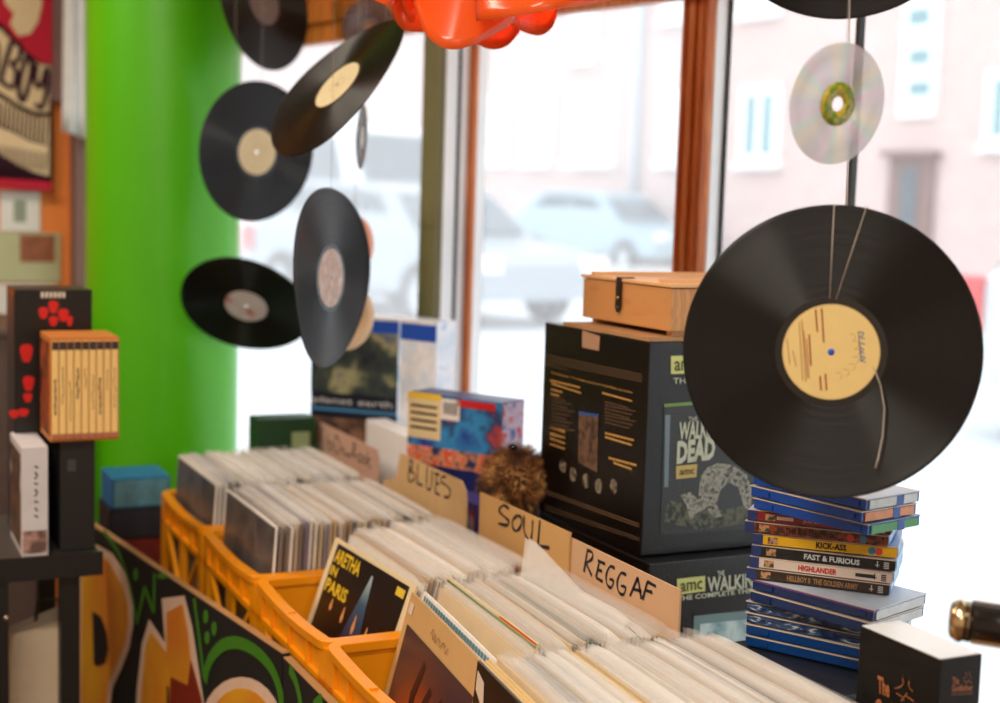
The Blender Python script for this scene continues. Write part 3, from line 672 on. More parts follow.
def gpaint(bd, name, polys, m, off, ex=.0004):
    t, a, n = bd
    for q in polys: b = MB(); b.slab([atP(70+x/3.571, 520+y/3.571, a+n*off, n) for x, y in q], n, ex); obj(name, b, m, t)
m_gy = texmat('graffiti_yellow', [(.3, (224, 168, 30)), (.7, (212, 116, 36))], 'noise', 6, .45, 2); m_gw = M('graffiti_cream', (222, 190, 166), .5); m_gg = M('graffiti_green', (60, 122, 22), .5); m_gr = M('graffiti_red', (130, 38, 16), .5); m_gp = M('graffiti_black', (24, 12, 14), .5)
def circ(cx, cy, r, n=28, ry=None): return [(cx+r*cos(2*pi*k/n), cy+(ry or r)*sin(2*pi*k/n)) for k in range(n)]
gpaint(bd1, 'letter_outline', [[(95, 88), (150, 120), (198, 190), (224, 290), (226, 370), (212, 455), (186, 525), (152, 600), (125, 800), (30, 800), (36, 110)],
     [(228, 800), (240, 600), (258, 440), (283, 355), (340, 440), (328, 280), (408, 270), (436, 380), (450, 470), (500, 800)], circ(612, 760, 150, ry=200)], m_gw, .0004)
gpaint(bd1, 'yellow_letters', [[(38, 800), (42, 112), (88, 100), (140, 150), (185, 230), (206, 300), (208, 370), (196, 445), (170, 510), (138, 580), (122, 800)],
     [(242, 800), (256, 600), (270, 450), (290, 400), (345, 475), (345, 330), (402, 300), (420, 390), (430, 480), (460, 800)], circ(612, 790, 128, ry=190)], m_gy, .001)
gpaint(bd1, 'red_shading', [[(345, 800), (360, 560), (420, 590), (432, 500), (470, 640), (490, 800)]], m_gr, .0016)
gpaint(bd1, 'letter_hollow', [[(80, 325), (110, 345), (130, 400), (137, 460), (125, 510), (100, 522), (85, 515)], [(345, 800), (346, 590), (352, 600), (350, 800)], circ(620, 830, 60, ry=110)], m_gp, .0022)
def gstroke(bd, name, strokes, wd, m, off):
    t, a, n = bd
    for st in strokes: b = MB(); strokes_mb(b, [st], lambda x, y: atP(70+x/3.571, 520+y/3.571, a+n*off, n), n, wd, .0004); obj(name, b, m, t)
gstroke(bd1, 'green_line', [[(120, 40), (170, 110), (205, 200), (228, 300), (240, 370)], [(240, 370), (255, 300), (268, 240)], [(268, 240), (285, 290), (300, 330)], [(300, 330), (302, 190)], [(444, 280), (462, 420), (480, 570)]], .012, m_gg, .0008)
gstroke(bd1, 'green_arc', [[(480, 575), (500, 500), (545, 448), (600, 438), (660, 465), (710, 515), (738, 570), (755, 640), (760, 760)]], .020, m_gg, .0008)
gpaint(bd1, 'green_dot', [circ(235, 195, 9, 10, 24), circ(485, 345, 9, 10, 26), circ(515, 388, 9, 10, 26), circ(490, 420, 9, 10, 24), circ(330, 200, 20, 10, 10)], m_gg, .0012)
gstroke(bd2, 'green_line', [[(784, 530), (808, 580), (826, 670), (830, 760)], [(872, 668), (902, 640)]], .018, m_gg, .0008)
gpaint(bd2, 'yellow_letter', [circ(1010, 900, 120, ry=170)], m_gy, .001)

# ------------------------------------------------------------------ boxes behind the crates
def face_text(mb, s, pts, off=.0008, plane=None, **k):
    """fits text into the picture quad pts (lower left, lower right, upper left) lying on plane (point, normal)"""
    a, c, d = (atP(x, y, plane[0], plane[1]) for x, y in pts)
    ex = (c-a); ey = (d-a); return text_mb(mb, s, a, ex, ey, ex.length, ey.length, off, **k)
NX, NY = V((-1, 0, 0)), V((0, -1, 0))
m_dkprint = M('charcoal_print', (46, 52, 56), .3, bump=.3, bscale=300); m_amc = M('pale_green_tag', (206, 212, 130), .5); m_amc2 = M('tan_tag', (200, 176, 100), .5); m_tagtxt = M('tag_letters', (60, 70, 30), .5)
m_tit = M('pale_title_print', (196, 204, 180), .5)
# upper big black box
bx = thing('boxed_set', 'large upright black boxed set with printed back under the wooden case', 'box', (1.21, 1.85, 1.052))
X0, X1, Y0, Y1, Z0, Z1 = 1.05, 1.37, 1.69, 2.015, 1.052, 1.366
obj('carton', MB().box(X0, X1, Y0, Y1, Z0, Z1), m_black, bx, bevel=.002)
PL = (V((X0-.0006, 0, 0)), NX); PF = (V((0, Y0-.0006, 0)), NY)
def pat(pl, pts, name, m, parent, ex=.0004): b = MB(); b.slab([atP(x, y, pl[0]+pl[1]*.0, pl[1]) for x, y in pts], pl[1], ex); return obj(name, b, m, parent)
def zl(a, c): return (540+a/5.858, 320+c/5.858)
def zm(a, c): return (540+a/4.683, 420+c/4.683)
b = MB(); r = random.Random(5)
def tline(b, p, q, pl, h, dens=.8):
    """a line of fine print, as broken dashes"""
    A, B = atP(*p, *pl), atP(*q, *pl); L_ = (B-A).length; e = (B-A)/L_; up = Z; u = 0
    while u < L_:
        w_ = r.uniform(.004, .011); w_ = min(w_, L_-u); b.slab([A+e*u, A+e*(u+w_*dens), A+e*(u+w_*dens)+up*h, A+e*u+up*h], pl[1], .0004); u += w_
for k in range(5): tline(b, zl(35, 205+k*14), zl(600-(430 if k == 4 else 0), 322+k*14-(80 if k == 4 else 0)), PL, .0009, .7)
m_fp = M('fine_print_tan', (132, 104, 80), .6); obj('fine_print', b, m_fp, bx); b = MB()
for k in range(9): tline(b, zl(70, 455+k*22), zl(150+(k*37 % 60), 475+k*22), PL, .0012, .7)
obj('fine_print', b, m_fp, bx); b = MB()
for k in range(7): tline(b, zl(380, 480+k*20), zl(520+(k*41 % 60), 518+k*20), PL, .0012, .7)
obj('fine_print', b, m_fp, bx); b = MB()
for k in range(2): tline(b, zm(20, 330+k*12), zm(465, 490+k*12), PL, .0012); 
for k in range(2): tline(b, zm(25, 402+k*16), zm(465, 555+k*10), PL, .0007, .9)
obj('fine_print', b, M('fine_print_tan', (132, 104, 80), .6), bx)
b = MB()
face_text(b, 'The Walking Dead - The Complete Fourth Season Limited Edition Set Includes:', (zl(68, 318), zl(545, 437), zl(68, 300)), plane=PL)
for p, q in (((60, 358), (235, 400)), ((70, 378), (240, 432)), ((65, 410), (130, 428)), ((65, 437), (115, 450)), ((62, 632), (145, 655)), ((62, 675), (130, 692)), ((365, 432), (540, 480))): tline(b, zl(*p), zl(*q), PL, .0026)
for k in range(4): tline(b, zm(48, 38+k*26), zm(118, 62+k*26), PL, .0028)
for p, q in (((305, 66), (440, 100)), ((305, 84), (430, 122)), ((322, 182), (455, 218)), ((345, 205), (430, 235))): tline(b, zm(*p), zm(*q), PL, .0032)
obj('gold_print', b, M('gold_print', (206, 160, 88), .5), bx)
# little cover picture and row of round pictures on the back
pat(PL, [zl(228, 540), zl(342, 560), zm(268, 245), zm(180, 200)], 'cover_picture', texmat('brown_grey_picture', [(.3, (40, 30, 26)), (.6, (120, 92, 72)), (.8, (70, 60, 54))], 'noise', 60, .4), bx, .0003)
pat(PL, [zl(228, 535), zl(342, 552), zl(342, 568), zl(228, 552)], 'blue_band', M('blue_band_print', (50, 90, 160), .4), bx, .0006)
b = MB()
for x, y in ((108, 215), (155, 255), (215, 285), (275, 310), (345, 312)):
    c = atP(*zm(x, y), PL[0], PL[1]); b = MB(); b.slab([c+V((0, cos(a)*.0105, sin(a)*.0115)) for a in [k*pi/8 for k in range(16)]], NX, .0004); obj('round_picture', b, texmat('disc_picture', [(.35, (34, 28, 26)), (.55, (150, 140, 120)), (.7, (60, 50, 44))], 'noise', 90, .4), bx)
# right face artwork
pat(PF, [(664, 405), (760, 400), (760, 528), (660, 535)], 'package_picture', M('dark_picture_panel', (40, 44, 44), .3, bump=.3, bscale=300), bx, .0004)
pat(PF, [(664, 404), (690, 402), (760, 397), (760, 400), (664, 407)], 'green_band', M('green_edge_print', (110, 150, 70), .4), bx, .0008)
pat(PF, [(665, 415), (670, 415), (668, 487), (664, 487)], 'spine_strip', M('pale_strip_print', (110, 128, 138), .4), bx, .0008)
pat(PF, [(671, 356), (700, 355), (700, 373), (671, 374)], 'network_tag', m_amc, bx, .0004)
pat(PF, [(676, 466), (697, 464), (696, 477), (676, 479)], 'network_tag', m_amc2, bx, .0009)
b = MB(); face_text(b, 'amc', ((674, 371), (698, 370), (674, 361)), .0012, PF, bold=.01); face_text(b, 'amc', ((679, 475), (694, 473.5), (679, 470)), .0018, PF, bold=.01); obj('tag_lettering', b, m_tagtxt, bx)
b = MB(); face_text(b, 'THE WALKING DEAD', ((673, 384), (765, 380), (673, 378)), .001, PF); obj('title_lettering', b, m_tit, bx); b = MB()
face_text(b, 'THE', ((688, 422), (697, 421), (688, 417)), .0016, PF); face_text(b, 'WALKING', ((678, 440), (722, 437), (679, 422)), .0016, PF, bold=.03); face_text(b, 'DEAD', ((676, 464), (714, 459), (677, 441)), .0016, PF, bold=.05); obj('title_lettering', b, m_tit, bx)
b = MB()
pts = [(690, 520), (686, 505), (680, 495), (690, 492), (698, 500), (700, 478), (706, 468), (718, 463), (732, 465), (746, 474), (752, 490), (750, 510), (744, 508), (738, 488), (728, 482), (720, 490), (716, 504), (722, 516), (714, 518), (706, 508), (698, 512)]
b.slab([atP(x, y, PF[0], PF[1]) for x, y in pts], NY, .001)
obj('crawling_figure', b, texmat('mossy_grey_print', [(.35, (50, 52, 46)), (.5, (168, 168, 154)), (.65, (96, 100, 84))], 'noise', 140, .5), bx)
b = MB(); b.slab([atP(x, y, PF[0], PF[1]) for x, y in ((668, 500), (690, 505), (712, 512), (756, 503), (756, 522), (700, 530), (664, 522))], NY, .0006)
obj('rubble_print', b, texmat('rubble_print', [(.4, (34, 38, 34)), (.6, (96, 100, 80))], 'noise', 120, .5), bx)
# torn tape on the top corner
b = MB(); p = [zl(250, 60), zl(352, 95), zl(345, 180), zl(248, 160)]; b.slab([atP(x, y, *PL) for x, y in p], NX, .0006)
q0, q1 = atP(*p[0], *PL), atP(*p[1], *PL); b.slab([V((X0-.001, q0.y, Z1)), V((X0+.05, q0.y, Z1)), V((X0+.05, q1.y, Z1)), V((X0-.001, q1.y, Z1))], Z, .0008)
obj('tape', b, M('brown_tape', (188, 150, 122), .3), bx)
# flattened cardboard on top
b = MB().box(X0+.0, X1-.06, Y0+.003, Y0+.262, Z1+.0003, Z1+.006); o = obj('cardboard_sheet', b, M('thin_cardboard', (176, 136, 92), .8)); tag(o, 'thin brown cardboard sheet lying between wooden case and black box', 'cardboard')
# lower box
b2 = thing('boxed_set', 'black boxed set with pale green tag directly below the large black box', 'box', (1.21, 1.82, .70))
obj('carton', MB().box(1.043, 1.40, 1.655, 2.0, .70, 1.051), m_black, b2, bevel=.002)
P2 = (V((0, 1.6545, 0)), NY)
pat(P2, [(677, 579), (705, 576), (705, 591), (677, 595)], 'network_tag', m_amc, b2)
b = MB(); face_text(b, 'amc', ((680, 592), (702, 589), (680, 583)), .0012, P2, bold=.01); obj('tag_lettering', b, m_tagtxt, b2)
b = MB(); face_text(b, 'WALKING DEAD', ((707, 592), (795, 583), (707, 577)), .0012, P2, bold=.03); face_text(b, 'THE', ((717, 576), (724, 575), (717, 571)), .0012, P2, bold=.02); obj('title_lettering', b, m_tit, b2); b = MB(); face_text(b, 'THE COMPLETE THIRD SEASON', ((677, 601), (790, 588), (677, 596)), .0012, P2, bold=.02); obj('subtitle_lettering', b, m_tit, b2)
pat(P2, [(694, 616), (790, 606), (790, 690), (692, 690)], 'tank_frame', M('teal_grey_print', (110, 140, 142), .35), b2)
pat(P2, [(700, 624), (790, 615), (790, 690), (699, 690)], 'tank_picture', texmat('pale_aqua_print', [(.3, (90, 140, 160)), (.6, (200, 225, 225)), (.8, (120, 110, 110))], 'noise', 30, .4), b2, .0009)

# wooden case with a leather latch
m_pine = texmat('pale_pine', [(.1, (208, 152, 94)), (.6, (200, 142, 84)), (.85, (184, 124, 70)), (1, (204, 148, 90))], 'wave', 22, .45, 2, (1, .35, 1.6), 5)
m_pine2 = M('pale_pine_plain', (232, 184, 128), .5, var=.06, scale=8)
Zb = 1.372
cA = atZ(669.5, 335, Zb+.012); WX = 1.085
yn = atX(669.5, 335, WX).y; yf = atX(582, 318, WX).y; zt = atX(669.5, 284, WX).z; zb_ = atX(669.5, 333, WX).z
wc = thing('wooden_case', 'pale pine case with dark strap latch on top of the black box', 'case', (WX+.1, (yn+yf)/2, Zb))
zb_ = max(zb_, Zb+.008)
obj('case_body', MB().box(WX, WX+.235, yn, yf, zb_, zt-.006), m_pine, wc, bevel=.0015)
obj('lid', MB().box(WX-.003, WX+.238, yn-.003, yf+.003, zt-.005, zt), m_pine2, wc, bevel=.001)
b = MB()
for y in (yn+.02, yf-.02): b.box(WX+.012, WX+.225, y-.007, y+.007, Zb-.0, zb_)
obj('runner', b, m_pine2, wc)
for y in (yn+.03, yf-.03): obj('lid_batten', MB().box(WX+.0, WX+.215, y-.005, y+.005, zt, zt+.006), m_pine2, wc)
lt = atX(621, 290, WX); b = MB()
b.box(WX-.006, WX-.002, lt.y-.006, lt.y+.006, lt.z-.026, zt+.001); b.box(WX-.006, WX+.02, lt.y-.006, lt.y+.006, zt, zt+.002); b.tube([(WX-.004, lt.y, lt.z-.024), (WX-.004, lt.y, lt.z-.034)], [.006, .003], 8)
la = obj('latch', b, M('dark_leather', (36, 30, 26), .5), wc); obj('latch_stud', MB().lathe([(0, .002), (.0025, .001), (.003, 0)], 12, Matrix.Translation((WX-.006, lt.y, lt.z-.012)) @ Matrix.Rotation(-pi/2, 4, 'Y')), M('brass', (190, 150, 70), .3, .9), la)

# stack of disc cases
SB = thing('storage_box', 'dark plastic storage box under the stack of disc cases', 'box', (1.12, 1.33, .70))
obj('tub', MB().box(1.005, 1.15, 1.195, 1.40, .70, 1.008), M('dark_clear_plastic', (36, 38, 44), .15), SB, bevel=.008)
obj('lid', MB().box(1.003, 1.152, 1.19, 1.405, 1.008, 1.016), M('grey_clear_lid', (34, 36, 40), .25), SB, bevel=.003)
m_bluep = M('blue_case_plastic', (10, 70, 160), .22, var=.1); m_navyp = M('navy_case_plastic', (12, 42, 92), .2, var=.2)
m_edge2 = M('case_edge_cream', (208, 190, 172), .5); m_blu = M('blue_logo_block', (30, 50, 110), .4)
Lc, Dc, Hc_ = .172, .128, .0138
specs = [ # yaw, slide, kind, spine colour, title, title colour, place left..right, label
 (-78, .004, 'back', None, None, None, 'topmost blue disc case, partly behind the big record'),
 (-79, .001, 'back', None, None, None, 'blue disc case with an orange end label, second from the top'),
 (-77, .006, 'back', None, None, None, 'blue disc case with a green end label, third from the top'),
 (-47, .006, 'spine', (130, 26, 30), 'JUDGMENT DAY', (214, 150, 140), 'maroon spined disc case just under the green ended blue case'),
 (-47, .003, 'spine', (110, 52, 30), 'THE BIG LEBOWSKI', (40, 24, 20), 'brown swirl patterned disc case just above the yellow one'),
 (-44, .014, 'spine', (232, 180, 24), 'KICK-ASS', (30, 26, 20), 'yellow spined disc case with black title lettering'),
 (-46, .013, 'spine', (26, 26, 28), 'FAST & FURIOUS', (196, 204, 206), 'black spined disc case just under the yellow one'),
 (-47, .011, 'spine', (216, 200, 186), 'HIGHLANDER', (190, 30, 34), 'cream spined disc case with red title lettering'),
 (-47, .008, 'spine', (52, 34, 26), 'HELLBOY II  THE GOLDEN ARMY', (150, 112, 72), 'dark brown disc case with small gold lettering'),
 (-72, .010, 'navy', None, None, None, 'navy disc case with a purple top edge below the lettered spines'),
 (-73, .008, 'navy', None, None, None, 'navy disc case just above the two shrink wrapped ones'),
 (-60, .003, 'wrap', None, None, None, 'upper of the two shrink wrapped navy disc cases'),
 (-60, .003, 'wrap', None, None, None, 'lower of the two shrink wrapped navy disc cases'),
 (-61, .003, 'blue2', None, None, None, 'blue disc case second from the bottom of the stack'),
 (-61, .003, 'blue2', None, None, None, 'blue disc case at the bottom of the stack')]
m_wrap = texmat('shrink_wrapped_navy', [(.4, (14, 34, 78)), (.58, (60, 84, 120)), (.66, (190, 200, 214))], 'noise', 30, .12, 5, (1, 1, 3), 2)
LC = V((1.006, 1.385, 0)); ztop = 1.0165+15*.01455
for k, (yaw, sl, kind, scol, title, tcol, label) in enumerate(specs):
    z1 = ztop-k*.01455; z0 = z1-.0142
    e = V((cos(radians(yaw)), sin(radians(yaw)), 0)); dd = V((-e.y, e.x, 0))
    c0 = LC + e*sl + (V((.008, .0, 0)) if kind != 'spine' else V((0, 0, 0)))
    t = thing('disc_case', label, 'disc case', tuple(c0+e*Lc/2+dd*Dc/2+Z*z0), 'disc cases in the stack')
    Dk = .100 if kind == 'back' else .118
    def bb(u0, u1, d0, d1, za, zb, b=None): 
        d1 = Dk+(d1-Dc) if d1 > .1 else d1
        b = b or MB(); return b.obox(c0+e*((u0+u1)/2)+dd*((d0+d1)/2)+Z*((za+zb)/2), e*((u1-u0)/2), dd*((d1-d0)/2), Z*((zb-za)/2))
    pm = {'back': m_bluep, 'spine': m_bluep, 'navy': m_navyp, 'wrap': m_wrap, 'blue2': M('blue_case_plastic_dark', (12, 60, 124), .2)}[kind]
    obj('shell', bb(.0015, Lc-.0015, 0, Dc, z0+.0012, z1-.0012), pm, t, bevel=.001)
    obj('rim', bb(0, Lc, -.0008, .003, z1-.0011, z1), m_edge2, t)
    obj('cover_print', bb(.0005, Lc-.0005, .003, Dc, z1-.0013, z1), M('cover_print_%d' % (k % 3), ((200, 214, 232), (224, 220, 214), (120, 150, 200))[k % 3], .3, var=.3, scale=40), t)
    ecols = {1: (222, 150, 100), 2: (70, 150, 90)}
    ec = ecols.get(k, (214, 222, 232) if kind != 'spine' else (150, 190, 230))
    el = obj('end_label', bb(Lc-.0012, Lc+.0002, .006, Dc-.006, z0+.002, z1-.002), M('end_label_%d' % ec[0], ec, .4, var=.35, scale=60), t)
    if kind == 'back': obj('label_notch', bb(Lc, Lc+.0006, .055, .068, z0+.001, z1-.001), m_bluep, el)
    if kind == 'back' or kind in ('navy', 'blue2'):
        b = MB()
        for u in (.02, .15): bb(u, u+.012, -.0016, 0, (z0+z1)/2-.003, (z0+z1)/2+.003, b)
        obj('catch', b, pm, t)
    if k == 9: obj('purple_edge', bb(0, Lc, -.0012, .01, z1-.0022, z1), M('purple_edge_print', (96, 60, 130), .4), t)
    if kind == 'spine':
        obj('logo_block', bb(0, .012, -.002, 0, z0+.0008, z1-.0008), m_blu, t)
        sm_ = texmat('brown_swirl_print', [(.3, (60, 26, 18)), (.5, (150, 66, 34)), (.6, (60, 30, 22))], 'noise', 110, .4) if k == 4 else M('spine_print_%d_%d' % (k, scol[0]), scol, .35, var=.08)
        sp = obj('spine_print', bb(.012, Lc-.001, -.0016, 0, z0+.0014, z1-.0014), sm_, t)
        ti = obj('thumbnail', bb(.018 if k != 3 else .022, .030 if k != 3 else .034, -.0022, 0, z0+.003, z1-.003), texmat('thumbnail_print', [(.4, (40, 60, 50)), (.55, (210, 150, 110)), (.7, (60, 130, 80))], 'noise', 160, .4), sp)
        b = MB(); w_ = {3: .05, 4: .062, 5: .036, 6: .066, 7: .046, 8: .085}[k]; u0 = {3: .068, 4: .050, 5: .076, 6: .064, 7: .060, 8: .050}[k]
        text_mb(b, title, c0+e*u0+dd*-.0022+Z*(z0+.0036), e, Z, w_, .0078 if k == 5 else .0070, .0002, bold=.035); obj('title_lettering', b, M('title_ink_%d' % k, tcol, .4), sp)
        if k == 3 or k == 7: obj('sticker', bb(.036 if k == 3 else .128, .056 if k == 3 else .150, -.0023, 0, z0+.005, z1-.005), M('sticker_%d' % k, (214, 190, 180) if k == 3 else (40, 40, 40), .4), sp)
        if k in (4, 5):
            for u, cc in (((.128, (200, 60, 50)), (.143, (60, 120, 160))) if k == 4 else ((.142, (40, 120, 150)), (.150, (200, 90, 80)))):
                b = MB(); cp = c0+e*u+dd*-.002+Z*((z0+z1)/2); b.slab([cp+e*(.0045*cos(a))+Z*(.0045*sin(a)) for a in [q*pi/8 for q in range(16)]], -dd, .0004); obj('age_badge', b, M('badge_%d' % cc[0], cc, .4), sp)
        b = MB(); u = .150 if k in (3, 6, 7, 8) else .155
        if k in (3, 6, 7, 8):
            for q in range(4): bb(u+.008, u+.014, -.0022, 0, z0+.003+q*.0022, z0+.0042+q*.0022, b)
            bb(u, u+.0012, -.0022, 0, z0+.004, z1-.003, b); bb(u-.002, u+.003, -.0022, 0, z0+.006, z0+.0068, b); obj('small_mark', b, M('mark_pale', (200, 200, 196), .4) if k != 7 else m_ink, sp)

# small black boxed set at the right front
gz = 1.110; g = thing('boxed_set', 'small black boxed set with bronze lettering and a painted window sheen on top at the lower right', 'box', (1.03, 1.096, .70))
obj('carton', MB().box(1.003, 1.059, 1.034, 1.157, .70, gz-.001), M('matt_black_card', (9, 7, 6), .4, bump=.15, bscale=500, Specular_IOR_Level=.35), g, bevel=.0012)
obj('top_panel', MB().box(1.0045, 1.0575, 1.0355, 1.1555, gz-.001, gz), M('window_sheen_top', (234, 240, 242), .3, var=.03), g)  # window reflection on the box top, painted in as near white
m_br = M('bronze_print', (176, 108, 60), .35)
def gz_(a, c): return (850+a/6.22, 590+c/6.22)
PG = (V((1.0028, 0, 0)), NX); PH = (V((0, 1.0338, 0)), NY)
b = MB(); face_text(b, 'The', (gz_(175, 640), gz_(248, 672), gz_(175, 530)), .0006, PG, bold=.03)
face_text(b, 'Godfather', (gz_(158, 780), gz_(420, 860), gz_(158, 670)), .0006, PG, bold=.03)
face_text(b, 'The', (gz_(634, 588), gz_(676, 586), gz_(634, 540)), .0006, PH, bold=.03); face_text(b, 'Godfather', (gz_(630, 632), gz_(762, 624), gz_(630, 590)), .0006, PH, bold=.03); face_text(b, 'DVD COLLECTION', (gz_(630, 656), gz_(760, 648), gz_(630, 640)), .0006, PH)
obj('title_lettering', b, m_br, g)
b = MB(); strokes_mb(b, [[(330, 550), (335, 580), (310, 605), (280, 610)], [(372, 565), (370, 600), (395, 630)], [(290, 640), (330, 665), (340, 690)], [(345, 655), (400, 690)], [(360, 640), (320, 690)]], lambda a, c: atP(*gz_(a, c), *PG), NX, .0012)
strokes_mb(b, [[(718, 510), (722, 535), (700, 550)], [(742, 505), (740, 530), (755, 548)], [(700, 560), (726, 576)], [(730, 560), (756, 580)], [(740, 556), (716, 578)]], lambda a, c: atP(*gz_(a, c), *PH), NY, .0008)
obj('puppet_emblem', b, m_br, g)

# black and silver tube from the right
A = atD(958, 620, 1.30); Bq = atD(1120, 645, 1.26); dv = (Bq-A).normalized()
tb = thing('tube_stand', 'black and silver metal tube poking in at the right edge', 'tube', (Bq.x, Bq.y, .70))
b = MB(); b.tube([A, Bq], .0185, 28); obj('tube', b, M('black_gloss_tube', (22, 18, 18), .18), tb)
m_gold = M('warm_chrome', (214, 190, 150), .14, .95)
b = MB(); b.tube([A-dv*.008, A-dv*.006, A+dv*.0, A+dv*.004, A+dv*.006, A+dv*.009], [.012, .0165, .020, .020, .017, .0195], 28); obj('end_collar', b, m_gold, tb)
b = MB(); sdv = dv.cross(Z).normalized(); b.obox((A+Bq)/2+dv*.006+Z*.0165-sdv*.006, dv*((Bq-A).length/2-.006), sdv*.002, Z*.003); b.obox((A+Bq)/2+dv*.006-Z*.014-sdv*-.010, dv*((Bq-A).length/2-.006), sdv*.003, Z*.003); obj('chrome_strip', b, m_gold, tb)
b = MB(); b.tube([Bq-dv*.02, V((Bq.x-dv.x*.02, Bq.y-dv.y*.02, .70))], .010, 12); b.lathe([(0, .01), (.055, .01), (.06, 0)], 24, Matrix.Translation((Bq.x-dv.x*.02, Bq.y-dv.y*.02, .70))); obj('stand', b, M('black_gloss_tube', (22, 18, 18), .18), tb)

# ------------------------------------------------------------------ boxes near the window, further back
def boxfrom(name, label, cat, TL, TR, depth, zb, mats, bevel=.001):
    """upright box whose front top edge runs TL..TR in space"""
    TL, TR = V(TL), V(TR); zt_ = (TL.z+TR.z)/2; e = V((TR.x-TL.x, TR.y-TL.y, 0)); w_ = e.length; e.normalize(); d = V((-e.y, e.x, 0))
    t = thing(name, label, cat, tuple(V((TL.x, TL.y, zb))+e*w_/2+d*depth/2))
    c = V((TL.x, TL.y, (zt_+zb)/2))+e*w_/2+d*depth/2
    obj('carton', MB().obox(c, e*w_/2, d*depth/2, Z*((zt_-zb)/2)), mats, t, bevel=bevel)
    return t, V((TL.x, TL.y, zt_)), e, d, w_, zt_-zb
def fpatch(fr, name, u0, u1, v0, v1, m, off=.0006, th=.0004):
    t, o, e, d, w_, h = fr; P = [o+e*(w_*u)-Z*(h*v)-d*off for u, v in ((u0, v1), (u1, v1), (u1, v0), (u0, v0))]
    b = MB(); b.slab(P, -d, th); return obj(name, b, m, t)
def ftext(fr, name, s, u, v, w, h, m, off=.0014, parent=None):
    t, o, e, d, w_, hh = fr; b = MB(); text_mb(b, s, o+e*(w_*u)-Z*(hh*v)-d*off, e, Z, w*w_, h*hh, .0002, bold=.01); return obj(name, b, m, parent or t)
# documentary box
fr = boxfrom('boxed_set', 'dark blue boxed set with silver title below the hanging records', 'box', atD(312, 318, 3.0), atD(399, 320, 2.93), .075, 1.034, M('deep_navy_card', (18, 24, 44), .35))
fpatch(fr, 'blue_band', .45, 1, 0, .10, M('bright_blue_print', (20, 80, 190), .4)); fpatch(fr, 'picture', 0, 1, .10, .60, texmat('earth_picture', [(.35, (24, 30, 50)), (.5, (60, 74, 66)), (.6, (160, 160, 120)), (.7, (40, 70, 130))], 'noise', 14, .4, 3))
fpatch(fr, 'light_stripe', 0, 1, .72, .745, M('light_blue_print', (60, 130, 180), .4)); fpatch(fr, 'brown_picture', 0, 1, .80, 1, texmat('brown_picture2', [(.35, (50, 40, 40)), (.6, (170, 130, 100))], 'noise', 16, .4, 3))
ftext(fr, 'title_lettering', 'planet earth', .03, .70, .92, .065, M('silver_title', (190, 196, 200), .4))
t, o_, e_, d_, w_, h_ = fr
b = MB(); P = o_+e_*w_; b.obox(P+e_*.0004+d_*.0375-Z*(h_/2), e_*.0004, d_*.037, Z*(h_/2-.002)); obj('side_panel', b, texmat('pale_blue_side', [(.4, (170, 195, 220)), (.6, (235, 240, 245)), (.75, (60, 110, 190))], 'noise', 22, .3, 3), t)
b = MB(); b.obox(o_+e_*w_/2+d_*.0375+Z*.003, e_*(w_/2), d_*.037, Z*.003); obj('top_panel', b, m_white, t)
tag(obj('cardboard_box', MB().box(1.003, 1.14, 2.73, 2.90, .70, 1.034), M('brown_carton', (150, 112, 74), .8), bevel=.002), 'plain brown carton under the dark blue boxed set', 'box')
fr = boxfrom('boxed_set', 'pale blue boxed set in clear wrap right of the dark blue box', 'box', atD(401, 322, 2.86), atD(437, 318, 2.80), .06, 1.034, texmat('pale_wrap', [(.4, (214, 230, 246)), (.6, (246, 250, 255)), (.75, (120, 170, 230))], 'noise', 18, .2, 3))
fpatch(fr, 'blue_band', 0, 1, .03, .15, M('bright_blue_print', (20, 80, 190), .4)); fpatch(fr, 'yellow_label', .25, 1, .55, .60, M('yellow_label', (220, 180, 60), .5))
tag(obj('cardboard_box', MB().box(1.054, 1.16, 2.50, 2.725, .70, 1.034), M('brown_carton', (150, 112, 74), .8), bevel=.002), 'plain brown carton under the pale blue wrapped set', 'box')
# colourful disc set with barcode
fr = boxfrom('boxed_set', 'colourful blue and red disc set with a yellow topped label', 'box', atD(409, 392, 2.60), atD(503, 402, 2.48), .07, 1.034, M('navy_card', (30, 40, 96), .35))
pic = fpatch(fr, 'picture', .0, 1, 0, .62, texmat('bright_picture', [(.3, (26, 60, 150)), (.48, (50, 140, 200)), (.58, (30, 60, 110)), (.66, (200, 70, 50)), (.8, (220, 150, 120))], 'noise', 14, .4, 4))
fpatch(fr, 'crowd_picture', 0, 1, .58, .78, texmat('crowd_picture', [(.35, (40, 50, 90)), (.5, (220, 150, 110)), (.6, (214, 70, 40)), (.75, (240, 210, 190))], 'noise', 45, .4, 3), .001)
fpatch(fr, 'red_band', .52, .93, .02, .10, M('red_band_print', (200, 30, 30), .4), .0012); fpatch(fr, 'price_label', .0, .36, .0, .50, M('cream_label', (226, 206, 160), .5), .0012)
fpatch(fr, 'label_head', .0, .36, .0, .06, M('yellow_band', (240, 200, 40), .5), .0018); bc = fpatch(fr, 'barcode', .36, .56, .03, .26, M('barcode_white', (230, 224, 220), .5), .0012)
t, o_, e_, d_, w_, h_ = fr; b = MB()
for k in range(9): u = .39+k*.017; b.slab([o_+e_*(w_*a)-Z*(h_*v)-d_*.0018 for a, v in ((u, .20), (u+.008, .20), (u+.008, .07), (u, .07))], -d_, .0002)
for k in range(4): b.slab([o_+e_*(w_*a)-Z*(h_*v)-d_*.0018 for a, v in ((.03, .16+k*.08), (.32, .16+k*.08), (.32, .13+k*.08), (.03, .13+k*.08))], -d_, .0002)
obj('label_print', b, M('label_ink', (60, 50, 50), .5), bc)
